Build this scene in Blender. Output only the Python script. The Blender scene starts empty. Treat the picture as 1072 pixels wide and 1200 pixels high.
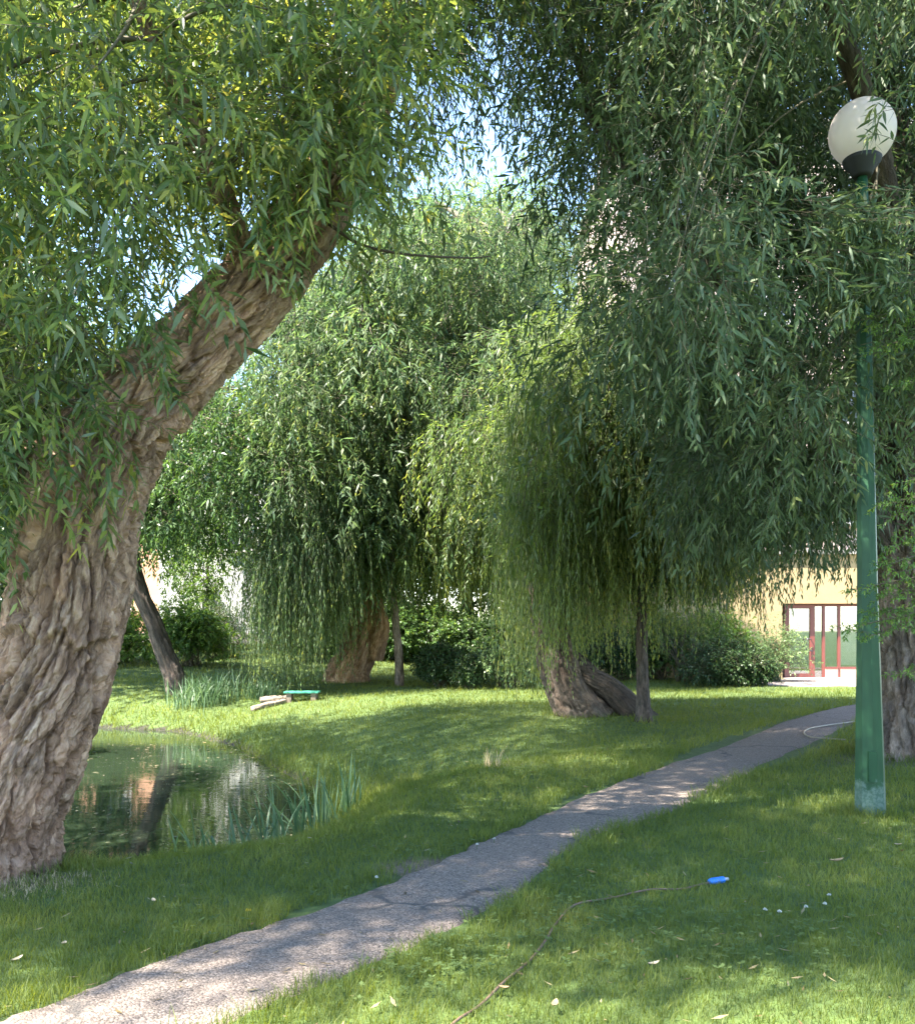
import bpy, math, random
import numpy as np
from mathutils import Vector

C = bpy.context.scene.collection
PI = math.pi
F, HY, EYE = 1072.0, 735.0, 1.6
G = np.array([0.0, 0.0, -1.0])
SUN_DIR = np.array([-0.52, -0.24, 0.84]); SUN_DIR /= np.linalg.norm(SUN_DIR)

def at(px, py, Y):
    return np.array([(px - 536) / F * Y, Y, EYE - (py - HY) / F * Y])

# ------------------------------------------------------------------ noise
def _h(i, j, k, s):
    n = (i * 374761393 + j * 668265263 + k * 2147483647 + s * 1274126177) & 0xffffffff
    n = ((n ^ (n >> 13)) * 1274126177) & 0xffffffff
    n = n ^ (n >> 16)
    return (n & 0xffffff) / float(0xffffff)

def vnoise(x, y, z, s=0):
    x = np.asarray(x, float); y = np.asarray(y, float); z = np.asarray(z, float)
    xi = np.floor(x).astype(np.int64); yi = np.floor(y).astype(np.int64); zi = np.floor(z).astype(np.int64)
    u = x - xi; v = y - yi; w = z - zi
    u = u * u * u * (u * (u * 6 - 15) + 10); v = v * v * v * (v * (v * 6 - 15) + 10); w = w * w * w * (w * (w * 6 - 15) + 10)
    r = 0
    for a in (0, 1):
        for b in (0, 1):
            for c in (0, 1):
                r = r + _h(xi + a, yi + b, zi + c, s) * (u if a else 1 - u) * (v if b else 1 - v) * (w if c else 1 - w)
    return r

def fbm(x, y, z, s=0, o=4):
    r = 0; a = .5; t = 0
    for k in range(o):
        r = r + a * vnoise(x * 2 ** k, y * 2 ** k, z * 2 ** k, s + k * 17); t += a; a *= .5
    return r / t

def cells(x, y, z, s=0):
    """distance between the two nearest scattered points, and a number for the nearest"""
    xi = np.floor(x).astype(np.int64); yi = np.floor(y).astype(np.int64); zi = np.floor(z).astype(np.int64)
    f1 = np.full(x.shape, 9.0); f2 = np.full(x.shape, 9.0); idn = np.zeros(x.shape)
    for a in (-1, 0, 1):
        for b in (-1, 0, 1):
            for c in (-1, 0, 1):
                i, j, k = xi + a, yi + b, zi + c
                d = np.sqrt((i + _h(i, j, k, s) - x) ** 2 + (j + _h(i, j, k, s + 1) - y) ** 2 + (k + _h(i, j, k, s + 2) - z) ** 2)
                n = d < f1
                f2 = np.where(n, f1, np.minimum(f2, d)); idn = np.where(n, _h(i, j, k, s + 3), idn); f1 = np.where(n, d, f1)
    return f2 - f1, idn

def sstep(a, b, x):
    t = np.clip((x - a) / (b - a), 0, 1)
    return t * t * (3 - 2 * t)

def nrm(v):
    return v / (np.linalg.norm(v, axis=-1, keepdims=True) + 1e-9)

# ------------------------------------------------------------------ object helpers
def tag(o, label=None, cat=None, group=None, kind=None):
    if label: o['label'] = label
    if cat: o['category'] = cat
    if group: o['group'] = group
    if kind: o['kind'] = kind
    return o

def thing(name, loc, label, cat, group=None):
    o = bpy.data.objects.new(name, None)
    o.empty_display_size = .2
    C.objects.link(o)
    o.location = [float(v) for v in loc]
    return tag(o, label, cat, group)

class MB:
    """collects arrays of vertices and polygons, builds one mesh object"""
    def __init__(s):
        s.v = []; s.f = {3: [], 4: []}; s.m = {3: [], 4: []}; s.a = []; s.bv = None; s.n = 0; s.sm = {3: [], 4: []}
    def add(s, verts, quads=None, tris=None, mat=0, attr=None, smooth=True):
        verts = np.asarray(verts, float).reshape(-1, 3)
        for k, fs in ((4, quads), (3, tris)):
            if fs is not None and len(fs):
                fs = np.asarray(fs, np.int64).reshape(-1, k)
                s.f[k].append(fs + s.n)
                s.m[k].append(np.full(len(fs), mat, np.int32) if np.isscalar(mat) else mat)
                s.sm[k].append(np.full(len(fs), smooth))
        s.v.append(verts)
        s.a.append(np.zeros(len(verts)) if attr is None else np.broadcast_to(attr, (len(verts),)))
        s.n += len(verts)
        return s
    def box(s, x0, x1, y0, y1, z0, z1, mat=0):
        v = [(x0,y0,z0),(x1,y0,z0),(x1,y1,z0),(x0,y1,z0),(x0,y0,z1),(x1,y0,z1),(x1,y1,z1),(x0,y1,z1)]
        q = [(3,2,1,0),(4,5,6,7),(0,1,5,4),(1,2,6,5),(2,3,7,6),(3,0,4,7)]
        return s.add(v, quads=q, mat=mat, smooth=False)
    def tube(s, pts, rad, sides=8, mat=0, cap=True, smooth=True, rot=0.0, attr=None):
        P = np.asarray(pts, float); R = np.broadcast_to(np.asarray(rad, float), (len(P),))
        N, B, _ = frames(P)
        th = np.arange(sides) / sides * 2 * PI + rot
        V = P[:, None] + R[:, None, None] * (N[:, None] * np.cos(th)[None, :, None] + B[:, None] * np.sin(th)[None, :, None])
        q = grid_faces(len(P), sides)
        v = V.reshape(-1, 3)
        tr = None
        if cap:
            n0 = len(v); v = np.vstack([v, P[0:1], P[-1:]])
            k = np.arange(sides); l = (len(P) - 1) * sides
            tr = np.vstack([np.c_[(k + 1) % sides, k, np.full(sides, n0)], np.c_[l + k, l + (k + 1) % sides, np.full(sides, n0 + 1)]])
        return s.add(v, quads=q, tris=tr, mat=mat, smooth=smooth, attr=attr)
    def build(s, name, mats, parent=None, origin=None):
        me = bpy.data.meshes.new(name)
        V = np.vstack(s.v)
        if parent is not None: V = V - np.array(parent_loc(parent))
        elif origin is not None: V = V - np.array(origin)
        me.vertices.add(len(V)); me.vertices.foreach_set('co', V.astype(np.float32).ravel())
        li = []; tot = []; mi = []; sm = []
        for k in (3, 4):
            if s.f[k]:
                fa = np.vstack(s.f[k]); li.append(fa.ravel()); tot.append(np.full(len(fa), k, np.int32))
                mi.append(np.concatenate(s.m[k])); sm.append(np.concatenate(s.sm[k]))
        li = np.concatenate(li).astype(np.int32); tot = np.concatenate(tot)
        st = np.concatenate([[0], np.cumsum(tot)[:-1]]).astype(np.int32)
        me.loops.add(len(li)); me.loops.foreach_set('vertex_index', li)
        me.polygons.add(len(tot)); me.polygons.foreach_set('loop_start', st)
        try: me.polygons.foreach_set('loop_total', tot)
        except Exception: pass
        me.polygons.foreach_set('material_index', np.concatenate(mi).astype(np.int32))
        me.polygons.foreach_set('use_smooth', np.concatenate(sm).astype(bool))
        at_ = me.attributes.new('rnd', 'FLOAT', 'POINT')
        at_.data.foreach_set('value', np.concatenate(s.a).astype(np.float32))
        if s.bv is not None:
            b_ = np.zeros((len(V), 3), np.float32); b_[:len(s.bv)] = s.bv
            at2 = me.attributes.new('bark', 'FLOAT_VECTOR', 'POINT'); at2.data.foreach_set('vector', b_.ravel())
        me.update(calc_edges=True)
        if not isinstance(mats, (list, tuple)): mats = [mats]
        for m in mats: me.materials.append(m)
        o = bpy.data.objects.new(name, me); C.objects.link(o)
        if parent is not None: o.parent = parent
        elif origin is not None: o.location = [float(a) for a in origin]
        return o

def parent_loc(p):
    l = Vector(p.location)
    while p.parent is not None:
        p = p.parent; l = l + Vector(p.location)
    return l

def grid_faces(n, m, wrap=True):
    i = np.arange(n - 1)[:, None]; j = np.arange(m if wrap else m - 1)[None, :]
    j2 = (j + 1) % m
    return np.stack([i * m + j + 0 * j2, i * m + j2, (i + 1) * m + j2, (i + 1) * m + j], -1).reshape(-1, 4)

def frames(P):
    T = np.gradient(P, axis=0); T = nrm(T)
    N = np.zeros_like(P)
    ref = np.array([1.0, 0, 0]) if abs(T[0][0]) < .8 else np.array([0, 1.0, 0])
    n = ref - T[0] * np.dot(ref, T[0]); n /= np.linalg.norm(n); N[0] = n
    for i in range(1, len(P)):
        n = N[i - 1] - T[i] * np.dot(N[i - 1], T[i]); N[i] = n / np.linalg.norm(n)
    return N, np.cross(T, N), T

def spline(pts, n):
    P = np.asarray(pts, float)
    Q = np.vstack([2 * P[0] - P[1], P, 2 * P[-1] - P[-2]])
    seg = len(P) - 1
    t = np.linspace(0, seg, n); k = np.minimum(t.astype(int), seg - 1); u = (t - k)[:, None]
    a, b, c, d = Q[k], Q[k + 1], Q[k + 2], Q[k + 3]
    return .5 * (2 * b + (c - a) * u + (2 * a - 5 * b + 4 * c - d) * u ** 2 + (3 * b - a - 3 * c + d) * u ** 3)

def bez(p0, p1, p2, n=9):
    t = np.linspace(0, 1, n)[:, None]
    return (1 - t) ** 2 * p0 + 2 * t * (1 - t) * p1 + t * t * p2

# ------------------------------------------------------------------ materials
class NT:
    def __init__(s, name):
        s.m = bpy.data.materials.new(name); s.m.use_nodes = True
        s.t = s.m.node_tree; s.t.nodes.clear()
        s.out = s.n('ShaderNodeOutputMaterial')
    def n(s, typ, **kw):
        nd = s.t.nodes.new(typ)
        for k, v in kw.items():
            if k.startswith('i_'): nd.inputs[int(k[2:])].default_value = v
            elif hasattr(nd, k): setattr(nd, k, v)
        return nd
    def l(s, a, b): s.t.links.new(a, b)
    def coord(s):
        return s.n('ShaderNodeTexCoord').outputs['Object']
    def noise(s, scale, detail=4, vec=None, rough=.55, dist=0):
        nd = s.n('ShaderNodeTexNoise'); nd.inputs['Scale'].default_value = scale
        nd.inputs['Detail'].default_value = detail; nd.inputs['Roughness'].default_value = rough
        nd.inputs['Distortion'].default_value = dist
        if vec is not None: s.l(vec, nd.inputs['Vector'])
        return nd.outputs['Fac']
    def ramp(s, fac, stops):
        r = s.n('ShaderNodeValToRGB'); e = r.color_ramp.elements
        while len(e) > 1: e.remove(e[-1])
        e[0].position = stops[0][0]; e[0].color = (*stops[0][1], 1)
        for p, c in stops[1:]:
            x = e.new(p); x.color = (*c, 1)
        s.l(fac, r.inputs['Fac']); return r.outputs['Color']
    def mix(s, fac, a, b, mode='MIX'):
        nd = s.n('ShaderNodeMix'); nd.data_type = 'RGBA'; nd.blend_type = mode
        for sock, v in ((0, fac), (6, a), (7, b)):
            if isinstance(v, bpy.types.NodeSocket): s.l(v, nd.inputs[sock])
            elif isinstance(v, tuple): nd.inputs[sock].default_value = (*v, 1)
            else: nd.inputs[sock].default_value = v
        return nd.outputs[2]
    def attr(s, nm):
        a = s.n('ShaderNodeAttribute'); a.attribute_name = nm; return a.outputs['Fac']
    def scalevec(s, vec, sc):
        m = s.n('ShaderNodeMapping'); m.inputs['Scale'].default_value = sc; s.l(vec, m.inputs['Vector']); return m.outputs['Vector']
    def bump(s, h, strength=.5, dist=.02):
        b = s.n('ShaderNodeBump'); b.inputs['Strength'].default_value = strength; b.inputs['Distance'].default_value = dist
        s.l(h, b.inputs['Height']); return b.outputs['Normal']
    def bsdf(s, col, rough=.6, normal=None, **kw):
        p = s.n('ShaderNodeBsdfPrincipled')
        if isinstance(col, bpy.types.NodeSocket): s.l(col, p.inputs['Base Color'])
        else: p.inputs['Base Color'].default_value = (*col, 1)
        if isinstance(rough, bpy.types.NodeSocket): s.l(rough, p.inputs['Roughness'])
        else: p.inputs['Roughness'].default_value = rough
        if normal is not None: s.l(normal, p.inputs['Normal'])
        for k, v in kw.items(): p.inputs[k.replace('_', ' ')].default_value = v
        return p
    def done(s, sh):
        s.l(sh.outputs[0], s.out.inputs['Surface']); return s.m

def leaf_mat(name, dark, mid, light, back, trans=.38, rough=.42):
    t = NT(name)
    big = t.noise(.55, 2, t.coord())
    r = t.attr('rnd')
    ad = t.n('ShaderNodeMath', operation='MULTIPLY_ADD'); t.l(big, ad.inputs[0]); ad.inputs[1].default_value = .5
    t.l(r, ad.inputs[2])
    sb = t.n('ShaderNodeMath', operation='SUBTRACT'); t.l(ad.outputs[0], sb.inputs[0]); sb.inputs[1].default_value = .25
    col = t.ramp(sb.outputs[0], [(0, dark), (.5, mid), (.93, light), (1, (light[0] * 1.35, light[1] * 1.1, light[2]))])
    geo = t.n('ShaderNodeNewGeometry')
    c2 = t.mix(.55, col, back)
    c3 = t.mix(geo.outputs['Backfacing'], col, c2)
    p = t.bsdf(c3, rough); p.inputs['Specular IOR Level'].default_value = .3
    tr = t.n('ShaderNodeBsdfTranslucent')
    hs = t.n('ShaderNodeHueSaturation'); hs.inputs['Value'].default_value = 1.9; hs.inputs['Saturation'].default_value = 1.15
    hs.inputs['Hue'].default_value = .478
    t.l(col, hs.inputs['Color']); t.l(hs.outputs[0], tr.inputs['Color'])
    mx = t.n('ShaderNodeMixShader'); mx.inputs[0].default_value = trans
    t.l(p.outputs[0], mx.inputs[1]); t.l(tr.outputs[0], mx.inputs[2])
    return t.done(mx)

def bark_mat(name, a, b, c, scale=1.0, bump=1.0):
    t = NT(name); v = t.coord()
    at_ = t.n('ShaderNodeAttribute'); at_.attribute_name = 'bark'; bv = at_.outputs['Vector']
    n1 = t.noise(2.6 * scale, 5, v)
    n2 = t.noise(26 * scale, 7, bv, .7, .3)
    n3 = t.noise(110 * scale, 5, bv, .65)
    n4 = t.noise(7 * scale, 4, bv, .6)
    col = t.ramp(n2, [(.38, a), (.5, b), (.63, c)])
    col = t.mix(t.ramp(n4, [(.4, (0, 0, 0)), (.68, (.75, .75, .75))]), col, t.mix(.6, col, (c[0] * 1.1, c[1] * .88, c[2] * .78)))
    col = t.mix(t.ramp(n1, [(.45, (0, 0, 0)), (.75, (.6, .6, .6))]), col, t.mix(.7, col, (a[0] * 1.1, a[1] * 1.15, a[2])))
    col = t.mix(.75, col, t.mix(1.0, col, t.ramp(t.attr('rnd'), [(.1, (.55, .5, .47)), (.5, (1, 1, 1)), (.9, (1.45, 1.4, 1.35))]), 'MULTIPLY'))
    m = t.n('ShaderNodeMath', operation='ADD'); t.l(n2, m.inputs[0]); t.l(n3, m.inputs[1])
    return t.done(t.bsdf(col, .92, t.bump(m.outputs[0], bump, .035)))

def plain(name, col, rough=.6, var=.12, scale=8, bump=0.0, **kw):
    t = NT(name); n = t.noise(scale, 5, t.coord())
    c = t.ramp(n, [(.3, tuple(x * (1 - var) for x in col)), (.7, tuple(min(1, x * (1 + var)) for x in col))])
    nn = t.bump(t.noise(scale * 8, 4, t.coord()), bump, .01) if bump else None
    return t.done(t.bsdf(c, rough, nn, **kw))

M = {}
M['leaf1'] = leaf_mat('leaf_sunny_willow', (.032, .062, .02), (.086, .134, .038), (.22, .26, .062), (.21, .25, .17), .48, .36)
M['leaf2'] = leaf_mat('leaf_blue_willow', (.03, .054, .022), (.054, .088, .034), (.095, .135, .046), (.115, .15, .095), .32, .55)
M['leaf3'] = leaf_mat('leaf_weeping', (.052, .088, .026), (.095, .14, .038), (.16, .21, .055), (.16, .2, .1), .42, .5)
M['leaf4'] = leaf_mat('leaf_far_willow', (.04, .076, .032), (.078, .13, .048), (.145, .195, .058), (.16, .2, .12), .45, .5)
M['leaf5'] = leaf_mat('leaf_broad', (.03, .065, .02), (.055, .11, .03), (.1, .17, .04), (.11, .17, .08), .35)
M['leaf6'] = leaf_mat('leaf_dark_shrub', (.015, .035, .012), (.028, .06, .018), (.06, .1, .025), (.06, .1, .05), .25)
M['leaf7'] = leaf_mat('leaf_pale_shrub', (.08, .13, .05), (.13, .2, .08), (.2, .28, .12), (.2, .27, .16), .35)
M['leaf8'] = leaf_mat('leaf_feathery', (.05, .1, .022), (.08, .15, .03), (.13, .21, .045), (.13, .2, .08), .4)
M['iris'] = leaf_mat('leaf_iris', (.05, .1, .045), (.085, .15, .07), (.14, .2, .09), (.12, .18, .1), .3)
M['grass'] = leaf_mat('grass_blades', (.06, .09, .016), (.11, .146, .026), (.2, .215, .055), (.12, .15, .05), .42, .6)
M['leaf9'] = leaf_mat('leaf_backlit_willow', (.055, .1, .028), (.1, .155, .04), (.17, .22, .055), (.17, .21, .11), .46)  # brighter yellow-green willow leaf, glow of sun from behind put into its colour
M['litter'] = leaf_mat('litter_leaf', (.07, .05, .025), (.17, .125, .055), (.3, .25, .13), (.22, .18, .1), .15)
M['float'] = leaf_mat('floating_leaf', (.05, .06, .03), (.11, .11, .06), (.22, .2, .12), (.15, .14, .1), .15)
M['clover'] = leaf_mat('clover_leaves', (.05, .09, .02), (.08, .125, .03), (.12, .16, .045), (.1, .14, .05), .35, .6)
M['twig'] = plain('twig_bark', (.075, .062, .034), .8)
M['bark1'] = bark_mat('bark_old_willow', (.12, .072, .045), (.3, .192, .13), (.46, .33, .24))
M['bark2'] = bark_mat('bark_grey', (.07, .055, .042), (.16, .125, .1), (.26, .21, .17))
M['bark3'] = bark_mat('bark_dark', (.035, .028, .022), (.075, .058, .045), (.13, .1, .08))
M['bark5'] = bark_mat('bark_brown', (.05, .038, .028), (.115, .088, .066), (.19, .15, .115))
M['bark4'] = bark_mat('bark_far', (.17, .09, .04), (.33, .2, .1), (.48, .34, .21))

# ground
def ground_mat():
    t = NT('lawn_ground'); v = t.coord()
    n1 = t.noise(.45, 4, v); n2 = t.noise(9, 5, v); n3 = t.noise(60, 3, v)
    g = t.ramp(n2, [(.3, (.035, .06, .012)), (.6, (.065, .105, .02)), (.8, (.1, .13, .035))])
    soil = t.ramp(n3, [(.3, (.06, .045, .028)), (.7, (.17, .135, .09))])
    m = t.attr('rnd')
    nz = t.n('ShaderNodeMath', operation='MULTIPLY_ADD'); t.l(n2, nz.inputs[0]); nz.inputs[1].default_value = .5; t.l(m, nz.inputs[2])
    msk = t.ramp(nz.outputs[0], [(.5, (0, 0, 0)), (.8, (1, 1, 1))])
    col = t.mix(msk, g, soil)
    hf = t.n('ShaderNodeMath', operation='MULTIPLY'); t.l(m, hf.inputs[0]); hf.inputs[1].default_value = -1
    col = t.mix(t.ramp(hf.outputs[0], [(.2, (0, 0, 0)), (.6, (1, 1, 1))]), col, (.022, .02, .012))
    return t.done(t.bsdf(col, .95, t.bump(n3, .5, .02)))
M['ground'] = ground_mat()

def path_mat():
    t = NT('old_asphalt'); v = t.coord()
    vor = t.n('ShaderNodeTexVoronoi'); vor.inputs['Scale'].default_value = 95; t.l(v, vor.inputs['Vector'])
    sp = t.ramp(t.n('ShaderNodeSeparateColor').outputs[0], [(0, (0, 0, 0)), (1, (1, 1, 1))])
    sep = t.n('ShaderNodeSeparateColor'); t.l(vor.outputs['Color'], sep.inputs[0])
    ag = t.ramp(sep.outputs[0], [(0, (.062, .049, .039)), (.45, (.13, .103, .083)), (.8, (.185, .148, .12)), (1, (.25, .2, .163))])
    big = t.noise(1.3, 4, v)
    col = t.mix(t.ramp(big, [(.35, (0, 0, 0)), (.7, (.65, .65, .65))]), ag, t.mix(.5, ag, (.17, .12, .09)))
    # cracks
    wv = t.n('ShaderNodeMix'); wv.data_type = 'VECTOR'; wv.inputs[0].default_value = .3
    nz = t.n('ShaderNodeTexNoise'); nz.inputs['Scale'].default_value = 3.2; nz.inputs['Detail'].default_value = 6; t.l(v, nz.inputs['Vector'])
    t.l(v, wv.inputs[4]); t.l(nz.outputs['Color'], wv.inputs[5])
    cr = t.n('ShaderNodeTexVoronoi'); cr.feature = 'DISTANCE_TO_EDGE'; cr.inputs['Scale'].default_value = .8
    t.l(wv.outputs[1], cr.inputs['Vector'])
    cm0 = t.ramp(cr.outputs['Distance'], [(.005, (1, 1, 1)), (.016, (0, 0, 0))])
    brk = t.ramp(t.noise(.9, 3, v), [(.43, (0, 0, 0)), (.52, (1, 1, 1))])
    cm = t.mix(1.0, cm0, brk, 'MULTIPLY')
    col = t.mix(cm, col, (.06, .052, .045))
    h = t.n('ShaderNodeMath', operation='SUBTRACT'); t.l(vor.outputs['Distance'], h.inputs[1])
    iv = t.n('ShaderNodeMath', operation='SUBTRACT'); iv.inputs[0].default_value = 1.0; t.l(cm, iv.inputs[1])
    t.l(iv.outputs[0], h.inputs[0])
    return t.done(t.bsdf(col, .9, t.bump(h.outputs[0], .6, .012)))
M['path'] = path_mat()

def water_mat():
    t = NT('pond_water'); v = t.coord()
    sc = t.scalevec(v, (1, 2.2, 1))
    n = t.noise(2.2, 3, sc); n2 = t.noise(26, 2, v)
    scum = t.ramp(t.noise(1.1, 6, sc, .7), [(.56, (0, 0, 0)), (.66, (1, 1, 1))])
    spk = t.ramp(t.noise(34, 3, v), [(.6, (0, 0, 0)), (.66, (1, 1, 1))])
    mk = t.mix(1.0, scum, spk, 'MULTIPLY')
    col = t.mix(mk, (.018, .028, .016), (.12, .12, .07))
    rg = t.ramp(mk, [(0, (.025,) * 3), (1, (.6,) * 3)])
    p = t.bsdf(col, rg, t.bump(n, .09, .02)); p.inputs['IOR'].default_value = 1.45
    p.inputs['Specular IOR Level'].default_value = .75
    return t.done(p)
M['water'] = water_mat()

def stucco(name, col, var=.1):
    t = NT(name); v = t.coord()
    n = t.noise(1.2, 5, v); n2 = t.noise(45, 4, v)
    c = t.ramp(n, [(.3, tuple(x * (1 - var) for x in col)), (.7, tuple(min(1, x * (1 + var)) for x in col))])
    return t.done(t.bsdf(c, .85, t.bump(n2, .4, .02)))
M['yellow'] = stucco('yellow_render', (.34, .25, .125))
M['pink'] = stucco('pink_render', (.5, .38, .33))
M['white'] = stucco('white_render', (.68, .68, .67), .06)
M['orange'] = stucco('salmon_render', (.5, .28, .18))
M['concrete'] = stucco('pavement_concrete', (.27, .22, .19))
M['plinth'] = stucco('plinth', (.3, .27, .25))
M['redframe'] = plain('red_brown_paint', (.14, .036, .028), .4)
M['panel'] = stucco('pink_panel', (.5, .3, .24))
M['curtain'] = plain('curtain_cloth', (.5, .44, .36), .8)
M['interior'] = plain('interior_wall', (.22, .17, .12), .8)
M['roof'] = plain('roof_tiles', (.2, .09, .06), .8, .2, 3)
M['chrome'] = plain('handle_metal', (.12, .12, .12), .3, .05, 8, 0, Metallic=.9)
def glass_mat():
    t = NT('window_glass')
    g = t.n('ShaderNodeBsdfGlossy'); g.inputs['Roughness'].default_value = .02; g.inputs['Color'].default_value = (.85, .9, .95, 1)
    tr = t.n('ShaderNodeBsdfTransparent'); tr.inputs[0].default_value = (.8, .84, .84, 1)
    mx = t.n('ShaderNodeMixShader'); mx.inputs[0].default_value = .22
    t.l(tr.outputs[0], mx.inputs[1]); t.l(g.outputs[0], mx.inputs[2]); return t.done(mx)
M['glass'] = glass_mat()
M['darkglass'] = plain('dark_pane', (.05, .06, .07), .08)
def pole_mat():
    t = NT('green_enamel'); v = t.coord()
    n = t.noise(3, 4, t.scalevec(v, (8, 8, 1))); n2 = t.noise(40, 4, v)
    col = t.ramp(n, [(.3, (.009, .045, .017)), (.7, (.015, .062, .024))])
    sp = t.n('ShaderNodeSeparateXYZ'); t.l(v, sp.inputs[0])
    # worn paint near the foot
    m = t.n('ShaderNodeMath', operation='MULTIPLY_ADD'); t.l(t.noise(14, 5, v, .7), m.inputs[0]); m.inputs[1].default_value = -.45; t.l(sp.outputs[2], m.inputs[2])
    msk = t.ramp(m.outputs[0], [(0, (1, 1, 1)), (.06, (0, 0, 0))])
    col = t.mix(msk, col, t.mix(t.ramp(n2, [(.4, (0, 0, 0)), (.6, (1, 1, 1))]), (.045, .09, .062), (.085, .13, .105)))
    chips = t.ramp(t.noise(23, 3, v), [(.72, (0, 0, 0)), (.74, (1, 1, 1))])
    col = t.mix(chips, col, (.12, .1, .07))
    p = t.bsdf(col, .5, t.bump(n2, .08, .01)); p.inputs['Specular IOR Level'].default_value = .3
    return t.done(p)
M['pole'] = pole_mat()
M['black'] = plain('black_fitting', (.008, .008, .009), .7)
def globe_mat():
    t = NT('opal_globe')
    n = t.noise(6, 4, t.coord())
    c = t.ramp(n, [(.3, (.66, .56, .5)), (.7, (.72, .62, .56))])
    p = t.bsdf(c, .5); tr = t.n('ShaderNodeBsdfTranslucent'); tr.inputs[0].default_value = (.95, .88, .86, 1)
    mx = t.n('ShaderNodeMixShader'); mx.inputs[0].default_value = .45
    t.l(p.outputs[0], mx.inputs[1]); t.l(tr.outputs[0], mx.inputs[2]); return t.done(mx)
M['globe'] = globe_mat()
M['hose'] = plain('hose_rubber', (.13, .08, .055), .5, .25, 20)
M['hose2'] = plain('pale_hose', (.26, .22, .16), .5)
M['blue'] = plain('blue_plastic', (.015, .16, .55), .35)
M['grey'] = plain('grey_plastic', (.35, .36, .38), .4)
M['teal'] = plain('teal_paint', (.05, .27, .18), .6, .3)
M['oldwood'] = bark_mat('weathered_wood', (.16, .13, .1), (.3, .26, .21), (.42, .37, .3), 2, .3)
M['deadleaf'] = plain('dry_leaf', (.3, .2, .1), .7, .3, 30)
M['paleleaf'] = plain('pale_dry_leaf', (.34, .28, .18), .7, .2, 30)
M['petalw'] = plain('white_petals', (.5, .5, .45), .6)
M['petaly'] = plain('yellow_petals', (.8, .55, .03), .6)
M['straw'] = plain('dry_grass', (.4, .31, .17), .8, .3, 20)
M['stone'] = plain('kerb_stone', (.34, .31, .28), .9, .2, 6, .3)

# ------------------------------------------------------------------ terrain
WATER = -0.8
POND = np.array([(-1.35, 11.4), (-1.75, 13.2), (-3.0, 16), (-4.2, 18.6), (-6.2, 21.2), (-9, 22.2), (-14, 22.5), (-19, 21), (-22, 16),
                 (-20, 10), (-13, 7.0), (-7, 6.85), (-4.4, 6.95), (-2.9, 7.1), (-1.9, 7.8), (-1.35, 9.0)])
def pond_sd(x, y):
    x = np.asarray(x, float); y = np.asarray(y, float)
    d = np.full(x.shape, 1e9); ins = np.zeros(x.shape, bool)
    n = len(POND)
    for i in range(n):
        ax, ay = POND[i]; bx, by = POND[(i + 1) % n]
        ex, ey = bx - ax, by - ay
        t = np.clip(((x - ax) * ex + (y - ay) * ey) / (ex * ex + ey * ey), 0, 1)
        d = np.minimum(d, np.hypot(x - ax - t * ex, y - ay - t * ey))
        c = ((ay > y) != (by > y)) & (x < (bx - ax) * (y - ay) / (by - ay + 1e-12) + ax)
        ins ^= c
    return np.where(ins, -d, d)

PL = np.array([(-3.6, .2), (-2.3, 3.1), (-1.86, 3.71), (-1.4, 4.46), (-.68, 5.36), (-.18, 6.2), (.44, 7.3), (1.38, 9.03), (2.3, 10.45), (3.45, 12.1), (5.8, 15.9), (8.16, 18.85), (12, 22.0), (17, 25)])
PR = np.array([(-2.7, .1), (-2.0, 1.8), (-1.35, 3.0), (-.85, 3.72), (-.35, 4.35), (.32, 5.36), (.97, 6.8), (1.97, 7.98), (3.64, 10.7), (5.0, 12.7), (7.0, 15.7), (9.2, 18.2), (12.6, 20.8), (17.5, 23.8)])
NP = 260
def path_edges():
    a = spline(PL, NP); b = spline(PR, NP)
    s = np.arange(NP)
    w = nrm(b - a)
    na = (fbm(s * .45, 0 * s, 0 * s, 3, 3) - .5) * .11; nb = (fbm(s * .45, 0 * s + 9, 0 * s, 5, 3) - .5) * .11
    return a + w * na[:, None], b + w * nb[:, None]
PA, PB = path_edges()
PC = (PA + PB) / 2; PW = np.linalg.norm(PB - PA, axis=1) / 2
def path_d(x, y):
    """signed distance-like value: negative on the path"""
    x = np.asarray(x, float).ravel(); y = np.asarray(y, float).ravel()
    best = np.full(x.shape, 1e9)
    for i in range(0, NP, 2):
        best = np.minimum(best, np.hypot(x - PC[i, 0], y - PC[i, 1]) - PW[i] * .86)
    return best

def hgt(x, y):
    x = np.asarray(x, float); y = np.asarray(y, float)
    d = pond_sd(x, y)
    bw = 1.4 + 3.6 * sstep(9.2, 13.5, y) * sstep(-12, -3, x) + 1.5 * sstep(19, 22, y)
    tb = np.clip((d / bw + .08) / 1.08, 0, 1); h = WATER * (1 - tb) ** 2 * (1 - .35 * tb * (1 - tb)) - .6 * sstep(0, -1.6, d)
    h = h + .75 * sstep(24, 42, y) * sstep(1, -7, x)
    pd = np.clip(path_d(x, y).reshape(x.shape), 0, 2) / 2
    h = h + (fbm(x * .5, y * .5, 0 * x, 11, 3) - .5) * .12 * pd
    return h
def gz(x, y): return float(hgt(np.array([x]), np.array([y]))[0])
def gpix(px, py, z=0.0):
    """point of the flat lawn seen at a pixel of the photo"""
    Y = (EYE - z) * F / (py - HY)
    return np.array([(px - 536) / F * Y, Y, z])

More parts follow.
